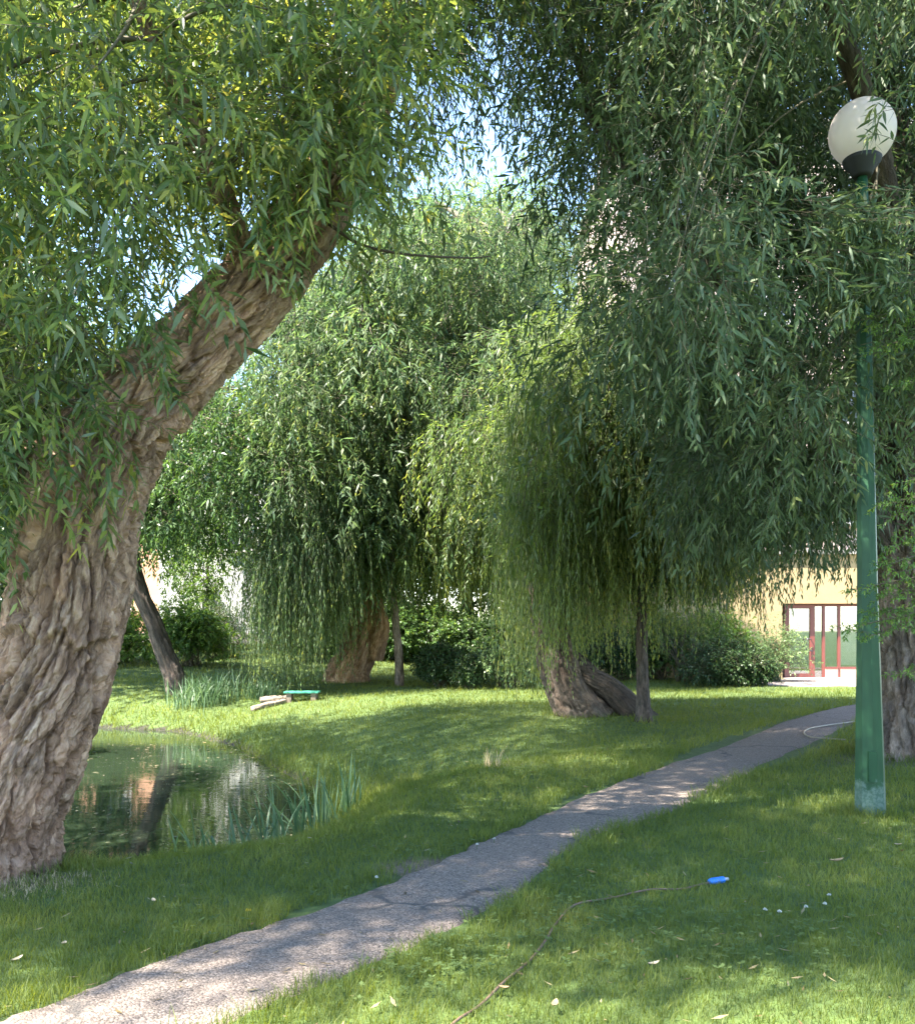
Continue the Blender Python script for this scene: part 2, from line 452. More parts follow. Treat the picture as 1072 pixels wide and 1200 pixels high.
def soilmask(x, y):
    m = np.zeros_like(x)
    def spot(px, py, rx, ry, a):
        p = gpix(px, py)
        return a * np.exp(-((x - p[0]) / rx) ** 2 - ((y - p[1]) / ry) ** 2)
    m += spot(500, 1016, .4, .3, .75)
    m += np.exp(-((x - .35) / .7) ** 2 - ((y - 11.2) / .9) ** 2) * .55
    m += np.exp(-((x + 3.0) / .75) ** 2 - ((y - 5.75) / .35) ** 2) * .7
    m += np.exp(-((x - 5.2) / 1.3) ** 2 - ((y - 10.9) / .9) ** 2) * .5
    m += np.exp(-((x - 2.2) / 1.5) ** 2 - ((y - 16.3) / .8) ** 2) * .35
    d = pond_sd(x, y)
    m = np.where(hgt(x, y) < WATER + .06, -1.0, m)
    return m

def build_ground():
    xs = np.concatenate([-np.geomspace(400, 28, 16), np.arange(-27, -8, .6), np.arange(-8, 9, .12), np.arange(9, 27, .6), np.geomspace(28, 400, 16)])
    ys = np.concatenate([-np.geomspace(300, 4, 12), np.arange(-3, 2, .5), np.arange(2, 12, .1), np.arange(12, 26, .18), np.arange(26, 50, .7), np.geomspace(50, 500, 16)])
    X, Y = np.meshgrid(xs, ys)
    Z = hgt(X, Y)
    n, m = X.shape
    mb = MB(); mb.add(np.stack([X, Y, Z], -1), quads=grid_faces(n, m, False), attr=soilmask(X, Y).ravel())
    tag(mb.build('ground', M['ground']), kind='structure')
build_ground()

def build_path():
    K = 12
    t = np.linspace(0, 1, K)[None, :, None]
    P = PA[:, None] * (1 - t) + PB[:, None] * t
    X, Y = P[..., 0], P[..., 1]
    crown = .02 + .012 * (1 - (2 * t[..., 0] - 1) ** 2)
    Z = hgt(X, Y) + crown - .05 * (np.abs(2 * t[..., 0] - 1) > .99) + (fbm(X * 2.5, Y * 2.5, 0 * X, 21, 3) - .5) * .006
    mb = MB(); mb.add(np.stack([X, Y, Z], -1), quads=grid_faces(NP, K, False)[:, ::-1])
    tag(mb.build('path', M['path']), kind='structure')
build_path()

def build_water():
    xs = np.linspace(-24, 0, 60); ys = np.linspace(6.5, 24.5, 60)
    X, Y = np.meshgrid(xs, ys)
    ok = pond_sd(X, Y) < 1.0
    q = grid_faces(60, 60, False)
    q = q[ok.ravel()[q].all(1)]
    mb = MB(); mb.add(np.stack([X, Y, np.full_like(X, WATER)], -1), quads=q)
    tag(mb.build('pond_water', M['water']), kind='structure')
build_water()

# ------------------------------------------------------------------ grass
TRUNKS = [(-3.15, 6.0, .62), (5.75, 11.4, .85), (2.2, 16.4, .5), (3.2, 15.2, .2), (3.52, 7.8, .13)]
def build_grass():
    rng = np.random.default_rng(5)
    mb = MB()
    for (y0, y1, dens, hh, ww, near) in ((2.5, 5.2, 8000, .04, .003, 1), (5.2, 8, 4600, .044, .004, 1), (8, 12, 1900, .055, .006, 1), (12, 18, 800, .06, .009, 0), (18, 27, 360, .07, .014, 0), (27, 44, 110, .08, .022, 0)):
        xm = .56 * y1 + 1.0
        n = int(dens * (y1 - y0) * 2 * xm)
        y = rng.uniform(y0, y1, n); x = rng.uniform(-xm, xm, n)
        k = np.abs(x) < .54 * y + .8
        x, y = x[k], y[k]
        d = pond_sd(x, y); pd = path_d(x, y)
        sm = soilmask(x, y)
        edge = pd + (fbm(x * 6, y * 6, 0 * x, 31, 2) - .5) * .16
        keep = (hgt(x, y) > WATER - .05) & (edge > -.03) & (rng.random(len(x)) > np.minimum(sm, np.where(d < .3, .12, 1)) * 1.15) & ((pd > .05) | (rng.random(len(x)) > .3))
        keep &= ~((y > 23.6) & (x > 7.2))
        for (tx, ty, tr) in TRUNKS: keep &= np.hypot(x - tx, y - ty) > tr * .8
        x, y, pd, d = x[keep], y[keep], pd[keep], d[keep]
        n = len(x)
        z = hgt(x, y)
        cl = fbm(x * 1.6, y * 1.6, 0 * x, 41, 3); c2 = fbm(x * 9, y * 9, 0 * x, 43, 2)
        h = hh * (.45 + 1.1 * rng.random(n)) * (.55 + .9 * c2) * (.7 + .6 * cl)
        h *= 1 + .7 * sstep(.35, .05, pd) + .9 * sstep(1.2, .2, d) + 2.4 * sstep(WATER + .16, WATER + .03, z) * rng.random(n)
        for (tx, ty, tr) in TRUNKS: h *= 1 + .8 * sstep(tr + .25, tr * .9, np.hypot(x - tx, y - ty))
        az = rng.uniform(0, 2 * PI, n); w = ww * (.6 + .8 * rng.random(n))
        lean = rng.uniform(.1, 1.0, n) * h
        la = rng.uniform(0, 2 * PI, n)
        B = np.stack([x, y, z - .004], -1)
        S = np.stack([np.cos(az), np.sin(az), 0 * az], -1) * w[:, None] / 2
        Ld = np.stack([np.cos(la), np.sin(la), 0 * la], -1)
        tip = B + Ld * lean[:, None] + np.stack([0 * h, 0 * h, h], -1)
        r = np.clip(.3 + .55 * (rng.random(n) - .3) + .7 * (cl - .5), 0, 1)
        if near:
            mid = B + Ld * lean[:, None] * .35 + np.stack([0 * h, 0 * h, h * .6], -1)
            V = np.stack([B - S, B + S, mid + S * .8, mid - S * .8, tip], 1)
            i = np.arange(n)[:, None] * 5
            mb.add(V, quads=i + np.array([0, 1, 2, 3]), tris=i + np.array([3, 2, 4]), attr=np.repeat(r, 5))
        else:
            V = np.stack([B - S, B + S, tip], 1); i = np.arange(n)[:, None] * 3
            mb.add(V, tris=i + np.array([0, 1, 2]), attr=np.repeat(r, 3))
    tag(mb.build('lawn_grass', M['grass']), 'short mown green grass of the lawn and pond bank', 'grass', kind='stuff')
build_grass()

def build_clover():
    rng = np.random.default_rng(8)
    mb = MB(); pts = []
    spots = [gpix(560, 1003) + [x, 0, 0] for x in (-.3, 0)] + [gpix(a, b) for a, b in ((640, 1055), (700, 1030), (660, 1075), (480, 1150), (520, 1120), (610, 1085), (430, 1080), (440, 1068), (330, 1095), (560, 1110), (960, 1110), (1000, 1080), (860, 1130), (700, 1120), (850, 1090), (380, 1070), (250, 1095), (740, 1090), (560, 998))]
    for s in spots:
        n = rng.integers(25, 70)
        pts.append(np.c_[s[0] + rng.normal(0, .2, n), s[1] + rng.normal(0, .17, n)])
    P = np.vstack(pts); P = P[path_d(P[:, 0], P[:, 1]) > -.02]
    n = len(P); z = hgt(P[:, 0], P[:, 1]) + rng.uniform(.02, .06, n)
    c = np.c_[P, z]
    for k in range(3):
        a = rng.uniform(0, .5, n) + k * 2 * PI / 3 + P[:, 0] * 37
        L = rng.uniform(.012, .026, n)
        d = np.stack([np.cos(a), np.sin(a), rng.uniform(-.1, .5, n)], -1); s = np.stack([-np.sin(a), np.cos(a), 0 * a], -1)
        V = np.stack([c, c + d * L[:, None] * .55 + s * L[:, None] * .5, c + d * L[:, None] * 1.1, c + d * L[:, None] * .55 - s * L[:, None] * .5], 1)
        mb.add(V, quads=np.arange(n)[:, None] * 4 + np.array([0, 1, 2, 3]), attr=np.repeat(rng.random(n) * .7, 4))
    tag(mb.build('clover_patch', M['clover']), 'patches of round clover leaves among the grass beside the path', 'clover', kind='stuff')
build_clover()

# ------------------------------------------------------------------ foliage
def strands(mb, rng, S, D, a, b, spacing, ll, lw, detail=1, stem=.003, ang=(.45, 1.1), sag=.25, tone=None, lm=0):
    """shoots that start at S, run a metres along D and sag b metres; leaves all along them"""
    S = np.asarray(S, float); D = nrm(np.asarray(D, float)); N = len(S)
    if N == 0: return
    a = np.broadcast_to(a, (N,)).astype(float); b = np.broadcast_to(b, (N,)).astype(float)
    L = np.sqrt(a * a + b * b)
    n = np.maximum(3, (L / spacing).astype(int))
    idx = np.repeat(np.arange(N), n)
    j = np.arange(len(idx)) - np.repeat(np.cumsum(n) - n, n)
    t = (j + rng.random(len(idx))) / n[idx] * .94 + .06
    ph = rng.uniform(0, 2 * PI, N); wob = rng.normal(0, .045, (N, 3)); wob[:, 2] *= .3
    def pos(t, i):
        e = 1 - np.exp(-2.2 * t)
        return S[i] + D[i] * (a[i] * e)[:, None] * 1.1 + G * (b[i] * t ** 1.6)[:, None] + wob[i] * (np.sin(t * 5 + ph[i]) * L[i])[:, None]
    def tan(t, i):
        return nrm(D[i] * (a[i] * 2.4 * np.exp(-2.2 * t))[:, None] + G * (b[i] * 1.6 * t ** .6)[:, None])
    P = pos(t, idx); T = tan(t, idx)
    m = len(idx)
    ref = np.where(np.abs(T[:, 2:3]) > .9, np.array([[1.0, 0, 0]]), np.array([[0, 0, 1.0]]))
    p1 = nrm(np.cross(T, ref)); p2 = np.cross(T, p1)
    phi = j * 2.4 + rng.uniform(-.5, .5, m) + ph[idx]
    R = p1 * np.cos(phi)[:, None] + p2 * np.sin(phi)[:, None]
    A = rng.uniform(ang[0], ang[1], m)
    ld = nrm(T * np.cos(A)[:, None] + R * np.sin(A)[:, None] + G * (sag * rng.uniform(.2, 1.4, m))[:, None])
    nn = nrm(np.array([0, 0, 1.0]) + rng.normal(0, .55, (m, 3)) - R * .3)
    sd = nrm(np.cross(ld, nn)); up = np.cross(sd, ld)
    le = ll * rng.uniform(.6, 1.25, m) * (1 - .45 * np.clip((t - .75) / .25, 0, 1)); wi = lw * rng.uniform(.75, 1.25, m)
    tb = rng.random(N) if tone is None else tone
    r = np.clip(.27 + .6 * (rng.random(m) - .5) + .7 * (tb[idx] - .35) + .32 * (t > .82), 0, 1)
    le_ = le[:, None]; wi_ = wi[:, None]
    curl = (le * rng.uniform(.02, .3, m))[:, None]
    if detail == 2:
        p_ = P
        m1 = P + ld * le_ * .3 + up * wi_ * .0; m2 = P + ld * le_ * .68 + G * curl * .4
        tip = P + ld * le_ + G * curl
        V = np.stack([p_, m1 + sd * wi_ * .5 + up * wi_ * .12, m1, m1 - sd * wi_ * .5 + up * wi_ * .12,
                      m2 + sd * wi_ * .36 + up * wi_ * .1, m2, m2 - sd * wi_ * .36 + up * wi_ * .1, tip], 1)
        i = np.arange(m)[:, None] * 8
        q = np.vstack([i + np.array([1, 4, 5, 2]), i + np.array([2, 5, 6, 3])])
        tr = np.vstack([i + np.array([0, 1, 2]), i + np.array([0, 2, 3]), i + np.array([4, 7, 5]), i + np.array([5, 7, 6])])
        mb.add(V, quads=q, tris=tr, attr=np.repeat(r, 8), mat=lm)
    elif detail == 1:
        m1 = P + ld * le_ * .32; m2 = P + ld * le_ * .7 + G * curl * .4; tip = P + ld * le_ + G * curl
        V = np.stack([P, m1 + sd * wi_ * .5, m1 - sd * wi_ * .5, m2 + sd * wi_ * .36, m2 - sd * wi_ * .36, tip], 1)
        i = np.arange(m)[:, None] * 6
        mb.add(V, quads=i + np.array([1, 3, 4, 2]), tris=np.vstack([i + np.array([0, 1, 2]), i + np.array([3, 5, 4])]), attr=np.repeat(r, 6), mat=lm)
    else:
        m1 = P + ld * le_ * .42
        V = np.stack([P, m1 + sd * wi_ * .5, P + ld * le_ + G * curl, m1 - sd * wi_ * .5], 1)
        mb.add(V, quads=np.arange(m)[:, None] * 4 + np.array([0, 1, 2, 3]), attr=np.repeat(r, 4), mat=lm)
    if stem:
        K = 7 if detail else 5
        tt = np.tile(np.linspace(0, 1, K), N); ii = np.repeat(np.arange(N), K)
        Q = pos(tt, ii); TT = tan(np.maximum(tt, .02), ii)
        ref = np.where(np.abs(TT[:, 2:3]) > .9, np.array([[1.0, 0, 0]]), np.array([[0, 0, 1.0]]))
        a1 = nrm(np.cross(TT, ref)); a2 = np.cross(TT, a1)
        rr = (stem * (1.15 - tt))[:, None]
        V = np.stack([Q + a1 * rr, Q + (-.5 * a1 + .87 * a2) * rr, Q + (-.5 * a1 - .87 * a2) * rr], 1)
        base = (np.arange(N)[:, None] * K + np.arange(K - 1)[None, :]).ravel() * 3
        q = np.vstack([np.stack([base + k, base + (k + 1) % 3, base + 3 + (k + 1) % 3, base + 3 + k], -1) for k in range(3)])
        mb.add(V.reshape(-1, 3), quads=q, mat=1)

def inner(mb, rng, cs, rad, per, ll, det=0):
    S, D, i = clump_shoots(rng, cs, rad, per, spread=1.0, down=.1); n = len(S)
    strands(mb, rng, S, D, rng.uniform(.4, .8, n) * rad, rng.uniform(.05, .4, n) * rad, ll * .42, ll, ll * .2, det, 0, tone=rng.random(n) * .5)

def inpoly(x, y, poly):
    ins = np.zeros(len(x), bool); n = len(poly)
    for i in range(n):
        ax, ay = poly[i]; bx, by = poly[(i + 1) % n]
        ins ^= ((ay > y) != (by > y)) & (x < (bx - ax) * (y - ay) / (by - ay + 1e-12) + ax)
    return ins

def fill(rng, poly, n, y0, y1, sep, ok=None):
    """well spaced clump centres inside a part of the air, y0..y1 metres away"""
    poly = np.array(poly, float)
    lo, hi = poly.min(0), poly.max(0); out = []
    tries = 0
    while len(out) < n and tries < n * 200:
        tries += 1
        px, py = rng.uniform(lo[0], hi[0]), rng.uniform(lo[1], hi[1])
        if not inpoly(np.array([px]), np.array([py]), poly)[0]: continue
        Y = rng.uniform(y0, y1); p = at(px, py, Y)
        if ok is not None and not ok(px, py, Y): continue
        if out and np.min(np.linalg.norm(np.array(out) - p, axis=1)) < sep: continue
        out.append(p)
    return np.array(out)

def clump_shoots(rng, cs, rad, per, spread=.6, down=.25):
    """shoots radiating from branch ends: starts and directions"""
    n = len(cs) * per
    i = np.repeat(np.arange(len(cs)), per)
    o = rng.normal(0, 1, (n, 3)); o = nrm(o) * (rng.random(n) ** .5)[:, None]
    S = cs[i] + o * rad * np.array([1, 1, .75]) * spread
    D = nrm(o + rng.normal(0, .35, (n, 3)) + G * down)
    return S, D, i

def limbs(mb, rng, roots, cs, r0=.02, bow=.15, mat=1):
    """branch from the nearest root point to every clump centre"""
    for c in cs:
        d = np.linalg.norm(roots - c, axis=1); p0 = roots[np.argmin(d + rng.random(len(d)) * .3)]
        L = np.linalg.norm(c - p0)
        mid = (p0 + c) / 2 + np.array([0, 0, bow * L]) + rng.normal(0, .07 * L, 3)
        P = bez(p0, mid, c, 9)
        mb.tube(P, np.linspace(r0 * (1 + L * .3), r0 * .35, 9), 6, mat=mat, cap=False)

def bark_tube(pts, rad, na, nv, amp, seed, freq=11.0, flare=0.0, stretch=.065, hook=None, lobes=.09, warp=.35):
    P = spline(pts, nv); R = np.interp(np.linspace(0, 1, nv), np.linspace(0, 1, len(rad)), rad)
    # smooth the radius
    k = max(3, nv // 14); ker = np.ones(k) / k
    R = np.convolve(np.pad(R, (k // 2, k - 1 - k // 2), mode='edge'), ker, 'valid')
    N, B, T = frames(P)
    s = np.concatenate([[0], np.cumsum(np.linalg.norm(np.diff(P, axis=0), axis=1))])
    th = np.arange(na) / na * 2 * PI
    TH, V = np.meshgrid(th, s)
    dirn = N[:, None] * np.cos(TH)[..., None] + B[:, None] * np.sin(TH)[..., None]
    R0 = R.mean()
    cx, cy = np.cos(TH) * R0, np.sin(TH) * R0
    low = fbm(cx * 1.8 / R0 * .6, cy * 1.8 / R0 * .6, V * .9, seed, 2) - .5
    k_ = freq
    wx = (fbm(cx * 3, cy * 3, V * .8, seed + 3, 3) - .5) * .16 + (fbm(cx * 30, cy * 30, V * 12, seed + 4, 3) - .5) * .03
    wy = (fbm(cx * 3 + 7, cy * 3, V * .8, seed + 5, 3) - .5) * .16 + (fbm(cx * 30, cy * 30 + 5, V * 12, seed + 6, 3) - .5) * .03
    wz = (fbm(cx * 14, cy * 14, V * 5, seed + 8, 2) - .5) * .25
    e1, id1 = cells((cx + wx) * k_, (cy + wy) * k_, (V + wz) * k_ * stretch * 2.6, seed)
    e2, id2 = cells((cx + wx) * k_ * 2.3, (cy + wy) * k_ * 2.3, (V + wz) * k_ * stretch * 6, seed + 50)
    g1 = sstep(.0, .2, e1); g2 = sstep(.0, .22, e2)
    n3 = fbm(cx * k_ * 5, cy * k_ * 5, V * k_ * 1.1, seed + 19, 4)
    n4 = fbm(cx * k_ * 11, cy * k_ * 11, V * k_ * 2.5, seed + 23, 3)
    disp = amp * (g1 * 1.05 + g2 * .42 * (.3 + .7 * g1) + (id1 - .5) * .5 * g1 + (id2 - .5) * .3 * g2 + (n3 - .5) * .8 + (n4 - .5) * .5 - 1.2)
    TONE = np.clip(.5 + .6 * (id1 - .5) + .7 * (id2 - .5), 0, 1)
    rr = R[:, None] * (1 + lobes * 2 * low) + disp
    BV = np.stack([cx + wx * .6, cy + wy * .6, V * .22], -1).reshape(-1, 3)
    BV = np.concatenate([BV, TONE.reshape(-1, 1)], 1)
    if flare:
        rr = rr * (1 + flare * np.exp(-V / .28) * (.75 + .5 * np.cos(5 * TH + seed) * np.cos(2 * TH + seed * 2)))
    if hook is not None: rr = hook(rr, TH, V, dirn)
    return (P[:, None] + dirn * rr[..., None]).reshape(-1, 3), grid_faces(nv, na), P, BV

def bark_part(name, parent, mat, pts, rad, na, nv, amp, seed, cap=True, **kw):
    v, q, P, BV = bark_tube(pts, rad, na, nv, amp, seed, **kw)
    mb = MB(); mb.bv = BV[:, :3]; tn = np.append(BV[:, 3], .5) if cap else BV[:, 3]; tr = None
    if cap:
        n0 = len(v); v = np.vstack([v, P[-1:]]); l = (nv - 1) * na; k = np.arange(na)
        tr = np.c_[l + k, l + (k + 1) % na, np.full(na, n0)]
    mb.add(v, quads=q, tris=tr, attr=tn)
    return mb.build(name, mat, parent), P

# ---- 1. old leaning willow at the left
def tree_left():
    rng = np.random.default_rng(101)
    base = np.array([-3.2, 6.0, gz(-3.2, 6.0)])
    t = thing('willow_tree', base, 'massive old willow with deeply furrowed pinkish bark leaning right over the near pond bank', 'tree')
    px = [(-52, 1050, 6.0), (-22, 960, 6.0), (18, 880, 6.0), (60, 790, 6.02), (80, 705, 6.05), (95, 610, 6.1), (122, 530, 6.15), (172, 465, 6.2), (238, 400, 6.25), (302, 335, 6.35), (352, 272, 6.45), (400, 195, 6.6), (436, 110, 6.75), (462, 20, 6.95), (490, -90, 7.2), (505, -220, 7.5)]
    rad = [.58, .49, .42, .385, .37, .37, .365, .315, .275, .265, .235, .19, .15, .12, .1, .07]
    pts = [at(*p) for p in px]
    def hook(rr, TH, V, dirn):
        f = sstep(.35, .75, -dirn[..., 1] + .15 * dirn[..., 0])      # side that faces the path
        edge = 1.83 + .04 * np.sin(TH * 9)
        m = f * sstep(edge + .015, edge - .015, V) * sstep(.6, 1.5, V)
        rr = rr - .028 * m
        lip = f * np.exp(-((V - edge - .03) / .03) ** 2)
        return rr + .02 * lip
    _, P = bark_part('trunk', t, M['bark1'], pts, rad, 500, 1000, .048, 3, freq=9.5, flare=.12, hook=hook)
    # second limb behind, rising to the left
    l1 = [at(85, 590, 6.35), at(20, 520, 6.6), at(-60, 430, 6.9), at(-130, 280, 7.1), at(-170, 80, 7.2), at(-190, -120, 7.3)]
    _, Q1 = bark_part('limb', t, M['bark1'], l1, [.2, .13, .1, .08, .06, .04], 60, 120, .014, 8, freq=12)
    l2 = [at(300, 335, 6.4), at(270, 250, 6.1), at(220, 130, 5.8), at(160, 0, 5.5), at(100, -150, 5.2)]
    _, Q2 = bark_part('limb', t, M['bark1'], l2, [.09, .075, .06, .045, .03], 48, 100, .012, 9, freq=14)
    l3 = [at(440, 90, 6.8), at(480, 40, 7.2), at(540, -10, 7.7), at(620, -90, 8.2)]
    _, Q3 = bark_part('limb', t, M['bark3'], l3, [.1, .08, .06, .03], 32, 70, .008, 10, freq=16)
    roots = np.vstack([P[440::16], Q1[20::8], Q2[10::8]])
    poly = [(-170, -130), (430, -130), (425, -40), (425, 40), (400, 130), (380, 190), (310, 165), (230, 190), (160, 245), (100, 335), (40, 410), (0, 480), (-170, 580)]
    def ok(px_, py_, Y):
        return not (px_ > 100 and py_ > 150 and Y < 5.2 and rng.random() < .6)
    cs = fill(rng, poly, 80, 4.7, 8.2, .38, ok)
    mb = MB()
    limbs(mb, rng, roots, cs, .013)
    S, D, i = clump_shoots(rng, cs, .62, 24)
    n = len(S)
    strands(mb, rng, S, D, rng.uniform(.3, .75, n), rng.uniform(.02, .3, n), .03, .132, .0235, 2, .0022, ang=(.5, 1.35), sag=.12, tone=np.clip(rng.random(n) * .7 + rng.random(len(cs))[i] * .4, 0, 1))
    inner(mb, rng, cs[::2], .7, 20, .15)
    cl = fill(rng, [(-60, 330), (60, 330), (110, 400), (60, 480), (20, 560), (-60, 620)], 18, 5.4, 6.6, .3)
    limbs(mb, rng, roots, cl, .008)
    S, D, i = clump_shoots(rng, cl, .5, 22); n = len(S)
    strands(mb, rng, S, D, rng.uniform(.25, .6, n), rng.uniform(.02, .3, n), .03, .13, .0235, 2, .0022, ang=(.5, 1.35), sag=.12, tone=rng.uniform(.2, 1, n))
    # leaves hanging in front of the upper trunk
    cf = fill(rng, [(310, 150), (350, 90), (390, 20), (420, -60), (450, -60), (440, 20), (420, 90), (400, 150), (340, 180)], 18, 5.3, 6.0, .28)
    limbs(mb, rng, roots, cf, .006)
    S, D, i = clump_shoots(rng, cf, .5, 22); n = len(S)
    strands(mb, rng, S, D, rng.uniform(.3, .65, n), rng.uniform(.02, .3, n), .028, .12, .022, 2, .0022, ang=(.5, 1.35), sag=.2, tone=rng.uniform(.3, 1, n))
    # leafy sprigs on the trunk and at the left edge
    es = [(at(30, 500, 5.55), (.9, -.1, .15), .75, .12), (at(90, 480, 5.6), (.75, -.1, -.1), .7, .2), (at(130, 500, 5.6), (.35, 0, -.6), .35, .35), (at(20, 590, 5.4), (-.2, 0, -.4), .1, .62), (at(100, 500, 5.6), (.1, -.1, -.6), .2, .35),
          (at(-10, 520, 5.3), (.3, 0, -.1), .35, .2), (at(-25, 560, 5.2), (.5, 0, .1), .3, .25), (at(40, 470, 5.5), (.3, -.2, -.2), .5, .2), (at(160, 470, 5.8), (.5, -.3, .05), .45, .15), (at(-20, 430, 5.2), (.6, 0, -.1), .4, .4), (at(10, 400, 5.3), (.4, 0, -.3), .4, .5),
          (at(120, 330, 5.5), (.5, -.1, -.3), .4, .4), (at(220, 300, 5.7), (.4, -.2, -.4), .3, .4), (at(280, 290, 5.8), (.5, -.2, -.1), .4, .3), (at(350, 240, 6.0), (.6, -.2, .1), .4, .2), (at(180, 350, 5.7), (.2, -.2, -.3), .3, .3), (at(410, 90, 6.3), (.7, -.2, .2), .6, .2), (at(430, 130, 6.3), (.8, -.2, 0), .5, .3)]
    strands(mb, rng, [e[0] for e in es], [e[1] for e in es], [e[2] for e in es], [e[3] for e in es], .032, .1, .0185, 2, .0025, tone=np.full(len(es), .75))
    # epicormic twigs on the bark
    k = rng.integers(420, 640, 70); pp = P[k] + np.c_[rng.uniform(-.3, .1, 70), rng.uniform(-.33, -.2, 70), rng.uniform(0, .3, 70)]
    strands(mb, rng, pp, rng.normal(0, .5, (70, 3)) + [-.3, -.4, .6], rng.uniform(.15, .4, 70), rng.uniform(.02, .15, 70), .028, .085, .016, 2, .002)
    # sparse outer shoots against the sky on the dark limb
    k = rng.integers(5, 70, 300)
    strands(mb, rng, Q3[k], rng.normal(0, .6, (300, 3)) + [.1, 0, -.05], rng.uniform(.5, 1.2, 300), rng.uniform(.2, 1.0, 300), .05, .085, .015, 1, .004, tone=np.full(300, .15))
    # unseen leaf clumps added outside the frame to shade lawn, path and bank
    c2 = np.array([[rng.uniform(-10.5, -1.0), rng.uniform(1.7, 3.6), rng.uniform(9.0, 10.4)] for _ in range(95)])
    ym = rng.uniform(4.5, 10.5, 60)
    y2 = rng.uniform(7, 11.5, 45)
    c2 = np.vstack([c2, np.c_[rng.uniform(-3.6, -.5, 45), y2, EYE + .7 * y2 + 1.0 + rng.uniform(0, 1.2, 45)], np.c_[rng.uniform(-1.6, 1.6, 60), ym, EYE + .7 * ym + 1.0 + rng.uniform(0, 1.4, 60)], np.c_[rng.uniform(-12, -2.5, 200), rng.uniform(7.5, 16, 200), rng.uniform(10.9, 12.8, 200)]])
    limbs(mb, rng, roots, c2, .004)
    S, D, i = clump_shoots(rng, c2, .95, 46); n = len(S)
    strands(mb, rng, S, D, rng.uniform(.5, 1.0, n), rng.uniform(.1, .6, n), .05, .13, .026, 0, .003)
    mb.build('crown', [M['leaf1'], M['twig']], t)
    # bare whip reaching to the right
    w = MB(); w.tube(spline([at(385, 262, 6.3), at(420, 285, 6.25), at(470, 297, 6.2), at(545, 302, 6.2), at(575, 300, 6.2)], 30), np.linspace(.014, .004, 30), 6)
    w.build('bare_branch', M['bark3'], t)
tree_left()

# ---- 1b. willow added left of the frame to shade the pond bank
def added_shade_willow():
    rng = np.random.default_rng(150)
    base = np.array([-8.6, 6.4, gz(-8.6, 6.4)])
    t = thing('willow_tree', base, 'willow added beyond the left picture edge to shade the pond bank, only its outer leaves in view', 'tree')
    pts = [base + v for v in ([0, 0, -.2], [0, 0, .6], [.1, .2, 2], [.2, .5, 4], [.3, .9, 6], [.3, 1.2, 8.5])]
    _, P = bark_part('trunk', t, M['bark2'], pts, [.5, .44, .4, .32, .22, .06], 80, 160, .025, 33, freq=9, flare=.2)
    cs = []
    while len(cs) < 120:
        u = rng.uniform(-1, 1, 3)
        if np.linalg.norm(u) > 1 or np.linalg.norm(u) < .35: continue
        cs.append(base + [.3, 1.6, 6.0] + u * np.array([3.2, 4.6, 2.4]))
    cs = np.array(cs); mb = MB(); limbs(mb, rng, P[60:], cs, .02)
    S, D, i = clump_shoots(rng, cs, 1.0, 30); n = len(S)
    strands(mb, rng, S, D, rng.uniform(.5, 1.0, n), rng.uniform(.1, .6, n), .045, .13, .026, 0, .003)
    mb.build('crown', [M['leaf1'], M['twig']], t)
added_shade_willow()

